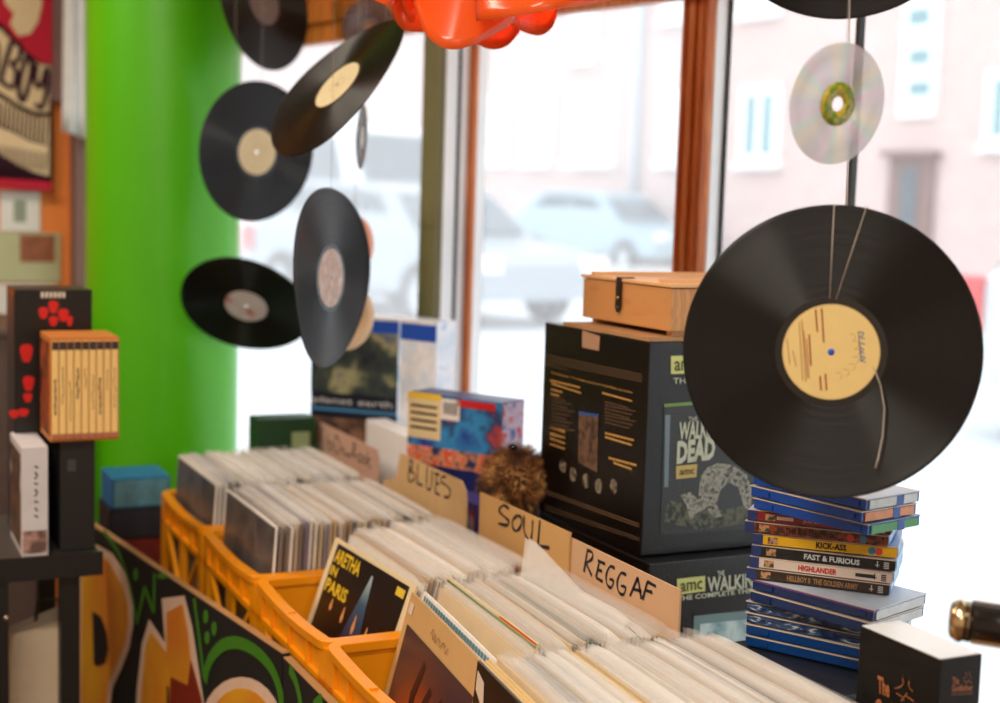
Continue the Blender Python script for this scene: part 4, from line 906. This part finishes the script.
b = MB(); P = o_+e_*w_; b.obox(P+e_*.0004+d_*.035-Z*(h_/2), e_*.0004, d_*.034, Z*(h_/2-.002)); obj('side_panel', b, texmat('mixed_side_print', [(.35, (60, 90, 170)), (.5, (220, 200, 220)), (.65, (200, 70, 80))], 'noise', 40, .4, 3), t)
b3 = thing('boxed_set', 'violet and navy boxed set under the colourful disc set', 'box', (1.1, 2.3, .70))
obj('carton', MB().box(1.004, 1.20, 2.16, 2.40, .70, 1.034), M('violet_navy_card', (76, 70, 140), .35), b3, bevel=.001)
b = MB()
for k, yy in enumerate((2.17, 2.195, 2.22, 2.245)): b.box(1.0028, 1.004, yy, yy+.016, .80, 1.02)
obj('spine_print', b, texmat('red_blue_spines', [(.4, (170, 40, 50)), (.55, (210, 210, 216)), (.7, (40, 60, 140))], 'noise', 20, .4, 2), b3)
# white box
o = obj('white_box', MB().box(1.004, 1.05, 2.465, 2.725, .70, 1.10), M('plain_white_card', (240, 242, 244), .5, var=.02), bevel=.002); tag(o, 'plain white box behind the BLUES sign card', 'box')
# green case beyond the farthest crate
o = obj('green_case', MB().box(.80, .93, 2.83, 2.90, .70, 1.09), M('dark_green_case', (12, 62, 26), .5), bevel=.003); tag(o, 'dark green case standing beyond the farthest crate', 'case')
b = MB(); b.box(.875, .915, 2.8285, 2.83, 1.02, 1.06); obj('pale_emblem', b, M('pale_green_emblem', (150, 170, 120), .6), o)
# small blue boxes by the pillar
def smallbox(label, x0, x1, y0, y1, z0, z1, m, m2):
    t = thing('game_box', label, 'box', ((x0+x1)/2, (y0+y1)/2, z0)); obj('carton', MB().box(x0, x1, y0, y1, z0, z1), m, t, bevel=.001)
    obj('front_print', MB().box(x0+.004, x1-.004, y0-.0008, y0, z0+.004, z1-.004), m2, t); return t
pb = atD(142, 490, 2.95)
for k, (lb, cz, c2_) in enumerate((('dark box at the bottom of the small pile beside the farthest crate', (30, 24, 30), (60, 40, 50)), ('dark red box in the middle of the small pile beside the farthest crate', (60, 22, 26), (140, 50, 50)), ('black box just under the blue one beside the farthest crate', (24, 28, 40), (50, 60, 80)), ('small blue box on top of the pile beside the farthest crate', (30, 110, 170), (110, 180, 210)))):
    z0 = .70+k*.065; smallbox(lb, pb.x-.07+.006*(k % 2), pb.x+.045+.004*k, 2.93, 3.06, z0, z0+.0645, M('pile_card_%d' % k, cz, .4, var=.3, scale=30), M('pile_print_%d' % k, c2_, .4, var=.6, scale=50))
# furry plush
fc = V((1.03, 2.085, 1.075)); fc = atD(515, 480, 2.32)
pl = thing('plush_toy', 'furry brown plush toy head peeping over the SOUL sign', 'soft toy', (fc.x, fc.y, .70))
b = MB(); vs = []; fs = []; n1, n2 = 18, 12
def furr(th, ph):
    x, y, z = sin(ph)*cos(th), sin(ph)*sin(th), cos(ph); k = .05*(1+.22*mnoise.noise(V((x*2, y*2, z*2)))+.12*max(0, z)*abs(sin(th*1.0)))
    return V((x, y, z))*k
for j in range(n2+1):
    for i in range(n1): vs.append(fc+furr(2*pi*i/n1, pi*j/n2))
fs = [(j*n1+i, j*n1+(i+1) % n1, (j+1)*n1+(i+1) % n1, (j+1)*n1+i) for j in range(n2) for i in range(n1)]
b.add(vs, fs, 0, True); b.tube([fc-Z*.03, fc-Z*.12, V((fc.x, fc.y, .70))], [.04, .05, .048], 16); obj('body', b, M('brown_plush', (70, 44, 24), .95), pl)
m_fur = texmat('tawny_fur', [(.38, (60, 36, 18)), (.48, (160, 104, 52)), (.6, (232, 180, 112))], 'noise', 22, .7, 2)
b = MB(); rr = random.Random(9)
for k in range(5200):
    th, ph = rr.uniform(0, 2*pi), math.acos(rr.uniform(-1, 1)); r0 = furr(th, ph); nn = r0.normalized()
    dr = (nn+V((rr.uniform(-.5, .5), rr.uniform(-.5, .5), rr.uniform(-.7, .2)))).normalized(); L_ = rr.uniform(.010, .019); sd = dr.orthogonal().normalized()*.0007
    b.add([fc+r0+sd, fc+r0-sd, fc+r0+dr*L_], [(0, 1, 2)])
obj('fur', b, m_fur, pl)['kind'] = 'stuff'
b = MB(); ec = atD(513, 447, 2.27); b.lathe([(0, .006), (.006, .004), (.008, 0), (.006, -.004), (0, -.006)], 16, Matrix.Translation(ec)); obj('eye', b, M('black_bead', (10, 10, 14), .1), pl)

# ------------------------------------------------------------------ left shelf with boxes
m_shelf = M('black_shelf_metal', (26, 24, 24), .4)
t = thing('metal_shelf', 'black metal shelf stand at the left edge', 'shelf', (.05, 2.5, 0))
obj('shelf_board', MB().box(-.45, .405, 2.40, 2.74, .925, .94), M('worn_shelf_top', (58, 56, 54), .5), t, bevel=.002)
b = MB(); b.box(-.45, .408, 2.392, 2.40, .902, .942); obj('shelf_edge', b, m_shelf, t)
def px0(x, Y): return atY(x, 600, Y).x
xl = px0(72, 2.36)
for x, y in ((px0(68, 2.42), 2.42), (px0(-3, 2.40)+.0, 2.41), (px0(68, 2.42), 2.71), (-.43, 2.71)): obj('leg', MB().box(x-.014, x+.018, y-.012, y+.018, 0, .922), m_shelf, t)
obj('lower_shelf', MB().box(-.45, .37, 2.34, 2.68, .44, .46), m_shelf, t)
bo = MB().lathe([(0, .004), (.004, .003), (.005, 0)], 12, Matrix.Translation((px0(6, 2.40), 2.398, .84)) @ Matrix.Rotation(pi/2, 4, 'X')); obj('bolt', bo, M('bolt_steel', (180, 170, 160), .3, .9), t)
# things under the shelf: a pale bag and a grey bundle
b = MB(); q0 = atY(12, 662, 2.60); q1 = atY(66, 570, 2.60); nx_, nz_ = 8, 8; vs = []
pf = thing('paper_bag', 'pale paper bag on the lower shelf of the black stand', 'bag', (.2, 2.55, .46))
b.add([(q0.x-.03, 2.46, .46), (q1.x+.0, 2.46, .46), (q1.x, 2.60, .46), (q0.x-.03, 2.60, .46), (q0.x-.01, 2.49, .78), (q1.x-.02, 2.49, .80), (q1.x-.02, 2.55, .81), (q0.x-.01, 2.55, .78)], [(0, 3, 2, 1), (0, 1, 5, 4), (1, 2, 6, 5), (2, 3, 7, 6), (3, 0, 4, 7), (4, 5, 6, 7)])
obj('bag', b, M('cream_paper', (196, 178, 152), .8, bump=.4, bscale=20), pf, bevel=.004); obj('handle', MB().tube([(q0.x+.03, 2.52, .78), (q0.x+.035, 2.52, .83), (q0.x+.07, 2.52, .83), (q0.x+.075, 2.52, .79)], .003, 8), m_black, pf)
# grey box with spines and others
def ybox(label, name, x0, x1, Yf, dep, ztp, zbt, m): 
    X0_ = atY(x0, 440, Yf).x; X1_ = atY(x1, 440, Yf).x
    t = thing(name, label, 'box', ((X0_+X1_)/2, Yf+dep/2, zbt)); obj('carton', MB().box(X0_, X1_, Yf, Yf+dep, zbt, ztp), m, t, bevel=.0015); return t, X0_, X1_
# black box under the yellow set
t, xa, xb = ybox('plain black slipcase box under the yellow spined set', 'slipcase', 60, 95, 2.418, .14, 1.134, .941, M('black_slipcase', (22, 21, 22), .5))
b = MB(); b.box(xa+.012, xa+.026, 2.4172, 2.418, 1.08, 1.10); obj('small_emblem', b, M('dark_grey_mark', (60, 60, 60), .5), t)
# yellow spined set
zY0, zY1 = 1.135, 1.312
t, xa, xb = ybox('yellow spined volume set in an orange slipcase on top of the black slipcase', 'volume_set', 50, 119, 2.40, .12, zY1, zY0, M('orange_slipcase', (196, 120, 48), .5, var=.25, scale=20))
obj('side_picture', MB().box(xa-.0008, xa, 2.408, 2.512, zY0+.01, zY1-.01), texmat('dark_red_picture', [(.35, (50, 20, 16)), (.55, (170, 90, 50)), (.7, (40, 24, 20))], 'noise', 24, .4, 3), t)
ns = 9; sw = (xb-xa-.004)/ns; m_sp = M('yellow_spine', (240, 204, 130), .5, var=.06); m_spd = M('dark_script', (60, 40, 24), .5); m_tip = M('dark_spine_head', (56, 40, 44), .5, var=.8, scale=60); m_tail = M('pink_spine_foot', (178, 110, 84), .5)
for k in range(ns):
    x = xa+.002+k*sw; o = obj('volume', MB().box(x+.0008, x+sw-.0008, 2.396, 2.40, zY0+.005, zY1-.006), m_sp, t, bevel=.0015)
    obj('volume_head', MB().box(x+.001, x+sw-.001, 2.3955, 2.396, zY1-.021, zY1-.007), m_tip, o); obj('volume_foot', MB().box(x+.001, x+sw-.001, 2.3955, 2.396, zY0+.006, zY0+.014), m_tail, o)
    b = MB(); q = random.Random(k); zz = zY1-.045-q.uniform(0, .03); pts = []
    L_ = q.uniform(.03, .07); pts = [(x+sw/2+q.uniform(-.0012, .0012), 2.3957, zz-L_*i/7) for i in range(8)]
    strokes_mb(b, [[(p[0], p[2]) for p in pts]], lambda a, c: V((a, 2.3958, c)), (0, -1, 0), .0012 if k % 3 else .0028, .0003); obj('lettering', b, m_spd, o)
# white disc box
t, xa, xb = ybox('white disc boxed set standing in front of the black slipcase', 'boxed_set', 21, 48, 2.402, .16, 1.128, .941, M('white_grey_card', (206, 204, 206), .5, var=.1))
obj('side_picture', MB().box(xa-.0008, xa, 2.408, 2.556, .955, 1.115), texmat('brown_side_picture', [(.4, (110, 80, 60)), (.55, (60, 50, 46)), (.7, (190, 160, 140))], 'noise', 16, .4, 3), t)
b = MB(); strokes_mb(b, [[(.5, .16), (.62, .18)], [(.5, .22), (.6, .25), (.5, .28)], [(.48, .32), (.62, .33)], [(.5, .38), (.6, .41), (.5, .44)], [(.48, .49), (.62, .50)], [(.5, .55), (.6, .58)], [(.48, .62), (.62, .64)]], lambda u, v: V((xa+(xb-xa)*u, 2.4012, 1.125-.183*v)), (0, -1, 0), .003, .0004); obj('lettering', b, M('grey_black_ink', (60, 58, 62), .5), t)
obj('foot_picture', MB().box(xa+.002, xb-.002, 2.4014, 2.402, .946, .985), texmat('pink_brown_picture', [(.4, (190, 150, 140)), (.6, (100, 76, 70))], 'noise', 40, .5), t)
# tall black box with red figures
t, xa, xb = ybox('tall black boxed set with red figures behind the yellow spined set', 'boxed_set', 15, 92, 2.545, .12, 1.382, .94, M('black_glossy_card', (20, 17, 18), .3))
b = MB(); r = random.Random(4); yf = 2.5444
def zb(a, c): p = atY(a/2.812, 170+c/2.812, yf); return p
for cx, cy, rx, ry in ((150, 385, 13, 22), (122, 402, 13, 20), (178, 408, 14, 22), (150, 425, 12, 18), (74, 515, 17, 32), (80, 600, 15, 26), (78, 640, 12, 16), (40, 686, 14, 14), (66, 682, 14, 14), (196, 425, 8, 18)):
    b = MB(); b.slab([zb(cx+rx*cos(a)*(1+.2*sin(3*a)), cy-ry*sin(a)*(1+.2*cos(2*a))) for a in [k*pi/7 for k in range(14)]], NY, .0005); obj('red_figure', b, M('red_figure_print', (214, 24, 20), .4), t)
b = MB()
for k in range(6): b.slab([zb(*p) for p in ((115+k*12, 359), (123+k*12, 359), (123+k*12, 343), (115+k*12, 343))], NY, .0005)
obj('title_print', b, m_text, t)
obj('side_strip', MB().box(xa-.0006, xa, 2.55, 2.66, .95, 1.37), M('dark_grey_side', (54, 52, 54), .4), t)

# ------------------------------------------------------------------ vinyl records, discs, threads
def vinyl_mat():
    m = M('black_vinyl', (9, 8, 8), .26, var=.05); p = bsdf(m); L = m.node_tree.links
    p.inputs['Anisotropic'].default_value = 1.0; p.inputs['Anisotropic Rotation'].default_value = .25; p.inputs['Specular IOR Level'].default_value = .5
    tg = node(m, 'ShaderNodeTangent'); tg.direction_type = 'RADIAL'; tg.axis = 'Z'; L.new(tg.outputs[0], p.inputs['Tangent'])
    tc = node(m, 'ShaderNodeTexCoord'); sp = node(m, 'ShaderNodeVectorMath'); sp.operation = 'LENGTH'; L.new(tc.outputs['Object'], sp.inputs[0])
    nz = node(m, 'ShaderNodeTexNoise'); nz.noise_dimensions = '1D'; nz.inputs['Scale'].default_value = 220; L.new(sp.outputs['Value'], nz.inputs['W'])
    mr = node(m, 'ShaderNodeMapRange'); mr.inputs[3].default_value = .38; mr.inputs[4].default_value = .52; L.new(nz.outputs[0], mr.inputs[0]); L.new(mr.outputs[0], p.inputs['Roughness'])
    return m
m_vinyl = vinyl_mat(); m_dead = M('smooth_vinyl', (12, 10, 10), .12)
RL = .1525
def frame(nrm, up=Z):
    n = V(nrm).normalized(); x = V(up).cross(n).normalized(); y = n.cross(x); return Matrix(((x.x, y.x, n.x), (x.y, y.y, n.y), (x.z, y.z, n.z)))
def nrm_from(ratio, ang, c, flip=1):
    """disc normal: ratio = minor/major, ang = direction in the picture (degrees, y down) towards which the normal leans"""
    v = (EYE-c).normalized(); s = sqrt(max(0, 1-ratio*ratio)); dirv = RGT*cos(radians(ang))-UPV*sin(radians(ang)); dirv = (dirv-v*dirv.dot(v)).normalized()
    return (v*ratio+dirv*s*flip).normalized()
def lp(label, px, py, major, ratio, ang, lab_mat, warp=0, thr=True, lab_marks=True, spin=0, group='records hanging on threads'):
    c = atD(px, py, 1388.9*2*RL/major); n = nrm_from(ratio, ang, c); Mx = frame(n).to_4x4(); Mx.translation = c; Mx = Mx @ Matrix.Rotation(radians(spin), 4, 'Z')
    prof = [(.0036, .0008), (.030, .0008), (.0490, .0008), (.0505, .0008), (.057, .0008), (.0575, .0008), (.08, .0008), (.11, .0008), (.135, .0008), (.1470, .0008), (.1480, .0011), (.1515, .0011), (.1525, .0002)]
    b = MB(); full = prof+[(r, -z) for r, z in reversed(prof)]; b.lathe(full, 128, closed=True)
    k = len(full)
    for fi, f in enumerate(b.f):
        i = fi % k
        if i == 3 or i == k-2-3: b.m[fi] = 1
    if warp: b.v = [V((v.x, v.y, v.z+warp*sin(2*atan2(v.y, v.x)+1)*(v.xy.length/RL)**4)) for v in b.v]
    me = bpy.data.meshes.new('vinyl_record'); me.from_pydata(b.v, [], b.f); me.materials.append(m_vinyl); me.materials.append(m_dead)
    me.polygons.foreach_set('material_index', b.m); me.polygons.foreach_set('use_smooth', b.sm)
    o = bpy.data.objects.new('vinyl_record', me); COL.objects.link(o); o.matrix_world = Mx; tag(o, label, 'record', group)
    for sgn in (1, -1):
        q = MB(); q.lathe([(.0036, sgn*.0008), (.0036, sgn*.0012), (.049, sgn*.0012), (.0498, sgn*.0008)], 64, smooth=False)
        l = loc_obj('label', q, lab_mat, o)
        if sgn == 1 and lab_marks:
            q = MB(); q.lathe([(.0155, .0013), (.016, .0014), (.0165, .0013)], 48); loc_obj('label_ring', q, M('label_ring_print', (190, 160, 110), .5), l)
    inv = Mx.inverted(); 
    if thr:
        top = max(((Mx @ V((RL*cos(a), RL*sin(a), 0))) for a in [k*pi/60 for k in range(120)]), key=lambda p: p.z)
        q = MB(); q.tube([inv @ top, inv @ V((top.x, top.y, 2.70))], .0005, 6); loc_obj('thread', q, m_thread, o)
    return o, Mx, n
m_lcream = M('cream_label', (226, 206, 150), .5, var=.08, scale=40); m_lwhite = texmat('white_red_label', [(.45, (226, 220, 216)), (.6, (222, 206, 202)), (.68, (208, 70, 60))], 'noise', 22, .5, 2)
m_lcream2 = M('pale_cream_label', (232, 222, 176), .5, var=.12, scale=30); m_lgrey = M('grey_label', (120, 104, 100), .4, var=.3); m_lmix = texmat('mottled_label', [(.35, (214, 206, 198)), (.55, (196, 170, 150)), (.7, (230, 226, 216))], 'noise', 40, .5, 3)
# big near record
m_big = M('aged_cream_label', (224, 196, 128), .55, var=.06, scale=50)
big, Mx, n = lp('big black record with cream label hanging nearest, in front of the disc cases', 831, 352, 294, .995, 20, m_big, 0, False, False, 0)
q = MB(); zf = .0013
def lab(u, v): return V((u, v, zf))
def labpx(x, y):   # picture point on the label plane -> local
    p = atP(x, y, big.location+n*.0013, n); return big.matrix_world.inverted() @ p
bpy.context.view_layer.update()
def lz(a, c): return labpx(760+a/3.7, 290+c/3.7)
ink = M('label_brown_ink', (150, 60, 30), .6)
for pts in ([(228, 68), (236, 195)], [(206, 72), (212, 155)], [(182, 165), (188, 280)], [(242, 310), (246, 372)], [(222, 318), (226, 372)]):
    a, c = lz(*pts[0]), lz(*pts[1]); d = (c-a); L_ = d.length; d.normalize(); s_ = V((d.y, -d.x, 0)); u = 0; r = random.Random(int(L_*1e5))
    while u < L_: w_ = min(r.uniform(.001, .003), L_-u); q.slab([a+d*u+s_*.0009, a+d*(u+w_*.8)+s_*.0009, a+d*(u+w_*.8)-s_*.0009, a+d*u-s_*.0009], (0, 0, 1), .0002); u += w_
bl_ = [c for c in big.children if c.name.startswith('label')][0]
loc_obj('brown_print', q, ink, bl_)
q = MB()
for pts in ([(155, 110), (170, 340)], [(145, 120), (158, 335)], [(162, 150), (176, 325)], [(122, 225), (134, 285)], [(100, 180), (110, 275)], [(172, 180), (182, 330)]):
    a, c = lz(*pts[0]), lz(*pts[1]); d = (c-a); L_ = d.length; d.normalize(); s_ = V((d.y, -d.x, 0)); u = 0; r = random.Random(int(L_*1e5))
    while u < L_: w_ = min(r.uniform(.0006, .0022), L_-u); q.slab([a+d*u+s_*.0005, a+d*(u+w_*.75)+s_*.0005, a+d*(u+w_*.75)-s_*.0005, a+d*u-s_*.0005], (0, 0, 1), .0002); u += w_
loc_obj('fine_print', q, M('label_tan_ink', (170, 110, 60), .6), bl_)
q = MB(); strokes_mb(q, [[(365, 155), (385, 160), (372, 175), (388, 180)], [(366, 195), (388, 200)], [(368, 210), (385, 222), (370, 228), (388, 236)], [(372, 245), (390, 250), (376, 262), (392, 268)], [(364, 155), (374, 265)]], lambda a, c: lz(a, c), (0, 0, 1), .0011, .0003)
loc_obj('blue_stamp', q, M('blue_stamp_ink', (80, 100, 150), .6), bl_)
q = MB()
for k in range(7):
    a = radians(-70+k*18); cx, cy = .026*cos(a), .026*sin(a); strokes_mb(q, [[(cx-.003, cy+.003), (cx+.002, cy+.003), (cx+.003, cy-.001), (cx, cy-.004)]], lambda u, v: V((u, v, zf)), (0, 0, 1), .0007, .0001)
loc_obj('ornament_print', q, M('label_ornament_ink', (190, 150, 80), .6), bl_)
q = MB(); q.lathe([(.0, .0016), (.0034, .0016), (.0036, .0012)], 20); loc_obj('spindle_hole', q, M('blue_daylight_hole', (40, 80, 190), .5), bl_)
q = MB(); q.lathe([(.0488, .00125), (.0492, .0013), (.0496, .00125)], 64); loc_obj('label_ring', q, M('label_ring_print', (190, 160, 110), .5), bl_)
# tied thread on the front of the big record
inv = big.matrix_world.inverted()
def onbig(x, y, off=.003): return labpx(x, y)+V((0, 0, off))
def zbg(a, c): return (660+a/2.197, 190+c/2.197)
q = MB(); q.tube([onbig(*zbg(372, 238)), onbig(*zbg(382, 34)), inv @ V(tuple(atD(847, 205, 1.45)))+V((0, 0, 0)), inv @ (atD(850, -20, 1.46)), inv @ V(((atD(850, -20, 1.46)).x, (atD(850, -20, 1.46)).y, 2.7))], .0007, 6)
q.tube([onbig(*zbg(386, 240)), onbig(*zbg(452, 40)), inv @ atD(868, 206, 1.452)], .0006, 6)
q.tube([onbig(*zbg(a, c), .0035) for a, c in ((468, 388), (484, 430), (492, 480), (488, 540), (478, 590), (472, 610))], [.0006, .0007, .0008, .0009, .001, .0012], 6)
loc_obj('thread', q, M('pale_thread', (170, 158, 146), .3), big)
lp('record at the top right corner, above the clear disc', 848, -130, 292, .99, 0, m_lcream, 0, True)
lp('dark record at the top left corner against the green pillar', 264, 3, 134, .62, -15, m_lgrey, .005)
lp('record with cream label hanging against the green pillar edge', 257, 152, 140, .80, 8, m_lcream, .004)
lp('tilted record with pale label just left of the orange lamp', 337.5, 85, 180, .34, 225, m_lcream2, .007)
lp('narrowly turned record with mottled label in front of another record', 330.5, 278, 180, .42, 2, m_lmix, .008)
lp('record with white and red label lying low against the green pillar', 246, 306, 132, .66, 108, m_lwhite, .004)

# clear and coloured discs
def disc(label, px, py, major, ratio, ang, m, ring_mat, rad=.06):
    c = atD(px, py, 1388.9*2*rad/major); n = nrm_from(ratio, ang, c); Mx = frame(n).to_4x4(); Mx.translation = c
    b = MB(); b.lathe([(.0215, .0006), (rad-.001, .0006), (rad, 0), (rad-.001, -.0006), (.0215, -.0006)], 96, closed=True)
    o = obj('compact_disc', b, m, loc=(0, 0, 0)); o.matrix_world = Mx; tag(o, label, 'disc', 'small discs hanging on threads')
    q = MB(); q.lathe([(.0075, .0007), (.0215, .0007), (.0215, -.0007), (.0075, -.0007)], 48, closed=True); loc_obj('hub_ring', q, ring_mat, o)
    inv = Mx.inverted(); top = Mx @ V((0, rad, 0)); q = MB(); q.tube([inv @ top, inv @ V((top.x, top.y, 2.7))], .0005, 6); loc_obj('thread', q, m_thread, o)
    return o
def cd_mat():
    m = filmmat('clear_disc_plastic', (225, 228, 235), .55, .12); nt = m.node_tree; L = nt.links; p = bsdf(m)
    tc = node(m, 'ShaderNodeTexCoord'); g = node(m, 'ShaderNodeTexGradient'); g.gradient_type = 'RADIAL'; mt = node(m, 'ShaderNodeMath'); mt.operation = 'MULTIPLY'; mt.inputs[1].default_value = 6; fr_ = node(m, 'ShaderNodeMath'); fr_.operation = 'FRACT'
    r = ramp(m, [(0, (214, 218, 228)), (.3, (230, 214, 232)), (.5, (206, 232, 228)), (.7, (236, 232, 214)), (1, (214, 218, 228))])
    L.new(tc.outputs['Object'], g.inputs[0]); L.new(g.outputs[1], mt.inputs[0]); L.new(mt.outputs[0], fr_.inputs[0]); L.new(fr_.outputs[0], r.inputs[0]); L.new(r.outputs[0], p.inputs['Base Color']); return m
m_cd = cd_mat(); m_ring = texmat('green_gold_hub', [(.42, (110, 150, 40)), (.55, (206, 176, 50)), (.7, (90, 130, 50))], 'noise', 110, .3, 2)
disc('clear disc with green and gold hub above the big record', 837.5, 104, 121, .76, 8, m_cd, m_ring)
disc('tiny edge on disc hanging in front of the left window', 362, 137, 65, .16, 4, M('dark_gold_disc', (60, 50, 34), .25, .3), M('pale_hub', (220, 220, 210), .4))
disc('smoky clear disc behind the tilted record at the top', 369, 27, 56, .95, 0, filmmat('smoky_disc', (110, 90, 86), .75, .2), m_lgrey)
disc('salmon disc half hidden behind the narrowly turned record, upper one', 357, 244, 56, .6, 0, M('salmon_disc', (232, 150, 110), .4), m_lgrey)
disc('cream disc half hidden behind the narrowly turned record, lower one', 350, 319, 64, .75, 15, M('cream_disc', (236, 200, 152), .4), m_lgrey)

# ------------------------------------------------------------------ orange lamp shade of interlocking curved sheets
m_shade = M('orange_polypropylene', (252, 108, 42), .22, var=.04); L = m_shade.node_tree.links
tr = node(m_shade, 'ShaderNodeBsdfTranslucent'); tr.inputs[0].default_value = rgb(255, 96, 24)+(1,); mx = node(m_shade, 'ShaderNodeMixShader'); mx.inputs[0].default_value = .3
L.new(bsdf(m_shade).outputs[0], mx.inputs[1]); L.new(tr.outputs[0], mx.inputs[2]); L.new(mx.outputs[0], m_shade.node_tree.nodes['Material Output'].inputs['Surface'])
lc = atD(505, -150, 1.97)
lam = thing('pendant_lamp', 'orange lamp shade of curled plastic sheets at the top', 'lamp', tuple(lc))
def leaf(low, d0, bulge, tilt=.0, topx=None, rise=165, hook=.0):
    """one curled sheet: its lower edge follows the given line, it rolls forward in the middle and runs up to the crown"""
    n_, m_ = 22, 14; vs = []
    L0, L1 = low[0], low[-1]
    def lo(u):
        t = u*(len(low)-1); i = min(int(t), len(low)-2); f = t-i; p0, p1, p2, p3 = low[max(i-1, 0)], low[i], low[i+1], low[min(i+2, len(low)-1)]
        return tuple(.5*(2*p1[k]+(p2[k]-p0[k])*f+(2*p0[k]-5*p1[k]+4*p2[k]-p3[k])*f*f+(3*p1[k]-p0[k]-3*p2[k]+p3[k])*f**3) for k in (0, 1))
    for j in range(m_+1):
        v = j/m_
        for i in range(n_+1):
            u = i/n_; x, y = lo(u); tx = (topx[0]+(topx[1]-topx[0])*u) if topx else x*.7+505*.3
            xx = x+(tx-x)*v; yy = y-rise*v
            d = d0-bulge*sin(pi*u)*(1-.3*v)+tilt*v+hook*(1-v)**6
            vs.append(atD(xx, yy, d))
    fs = [(j*(n_+1)+i, j*(n_+1)+i+1, (j+1)*(n_+1)+i+1, (j+1)*(n_+1)+i) for j in range(m_) for i in range(n_)]
    b = MB(); b.add(vs, fs, 0, True); o = obj('shade_leaf', b, m_shade, lam); q = o.modifiers.new('t', 'SOLIDIFY'); q.thickness = .0012; return o
leaf([(466, 24), (474, 40), (486, 48), (498, 49), (509, 44), (519, 32)], 2.02, -.03, -.03)
leaf([(496, 14), (514, 27), (530, 34), (542, 35), (552, 27), (557, 12), (560, -6)], 1.99, -.05, -.03)
leaf([(386, -6), (391, 8), (396, 22), (404, 30), (418, 32), (440, 32)], 1.97, .02, .0)
leaf([(410, -6), (416, 12), (423, 30), (433, 42), (445, 48), (458, 49), (475, 44), (492, 36), (506, 28), (516, 20)], 1.93, .06, .03, (420, 560))
leaf([(396, -10), (405, 12), (412, 22), (420, 8), (430, -6)], 1.93, -.02, .0)
leaf([(463, -8), (466, 18), (474, 24), (482, 17), (486, -8)], 1.89, -.03, .0)
leaf([(476, 21), (500, 18), (530, 13), (560, 8), (600, 2), (650, -10)], 1.86, .09, .08, (470, 640))
leaf([(340, -16), (365, -4), (384, 4), (394, 5), (400, -6)], 1.92, .05, .06, (430, 480))
# domed cap closing the top
b = MB(); b.lathe([(.15, -.012), (.158, .01), (.15, .035), (.12, .062), (.07, .08), (.02, .086)], 40, Matrix.Translation(lc-Z*.0+Z*.02)); o = obj('shade_cap', b, m_shade, lam); q = o.modifiers.new('t', 'SOLIDIFY'); q.thickness = .0012
# the crown above the picture
for k in range(9):
    a = 2*pi*k/9; cx = 505+95*cos(a); dd_ = 1.97-.10*sin(a)
    leaf([(cx-62, -95), (cx-40, -62), (cx, -48), (cx+40, -62), (cx+62, -95)], dd_, .03 if sin(a) > 0 else -.03, 0, (cx-50, cx+50), 75)
b = MB(); b.tube([lc+Z*.02, lc+Z*.19, V((lc.x, lc.y, 2.70))], [.018, .012, .004], 12); obj('cord', b, m_white, lam)
b = MB(); b.lathe([(0, -.04), (.02, -.035), (.03, -.01), (.022, .012), (.013, .03)], 20, Matrix.Translation(lc)); obj('bulb', b, M('opal_bulb', (250, 240, 225), .4), lam)
pl_ = bpy.data.lights.new('lamp_bulb_light', 'POINT'); pl_.energy = 4; pl_.color = (1, .75, .5); pl_.shadow_soft_size = .03
po = bpy.data.objects.new('lamp_bulb_light', pl_); COL.objects.link(po); po.location = lc+V((0, 0, -.05))
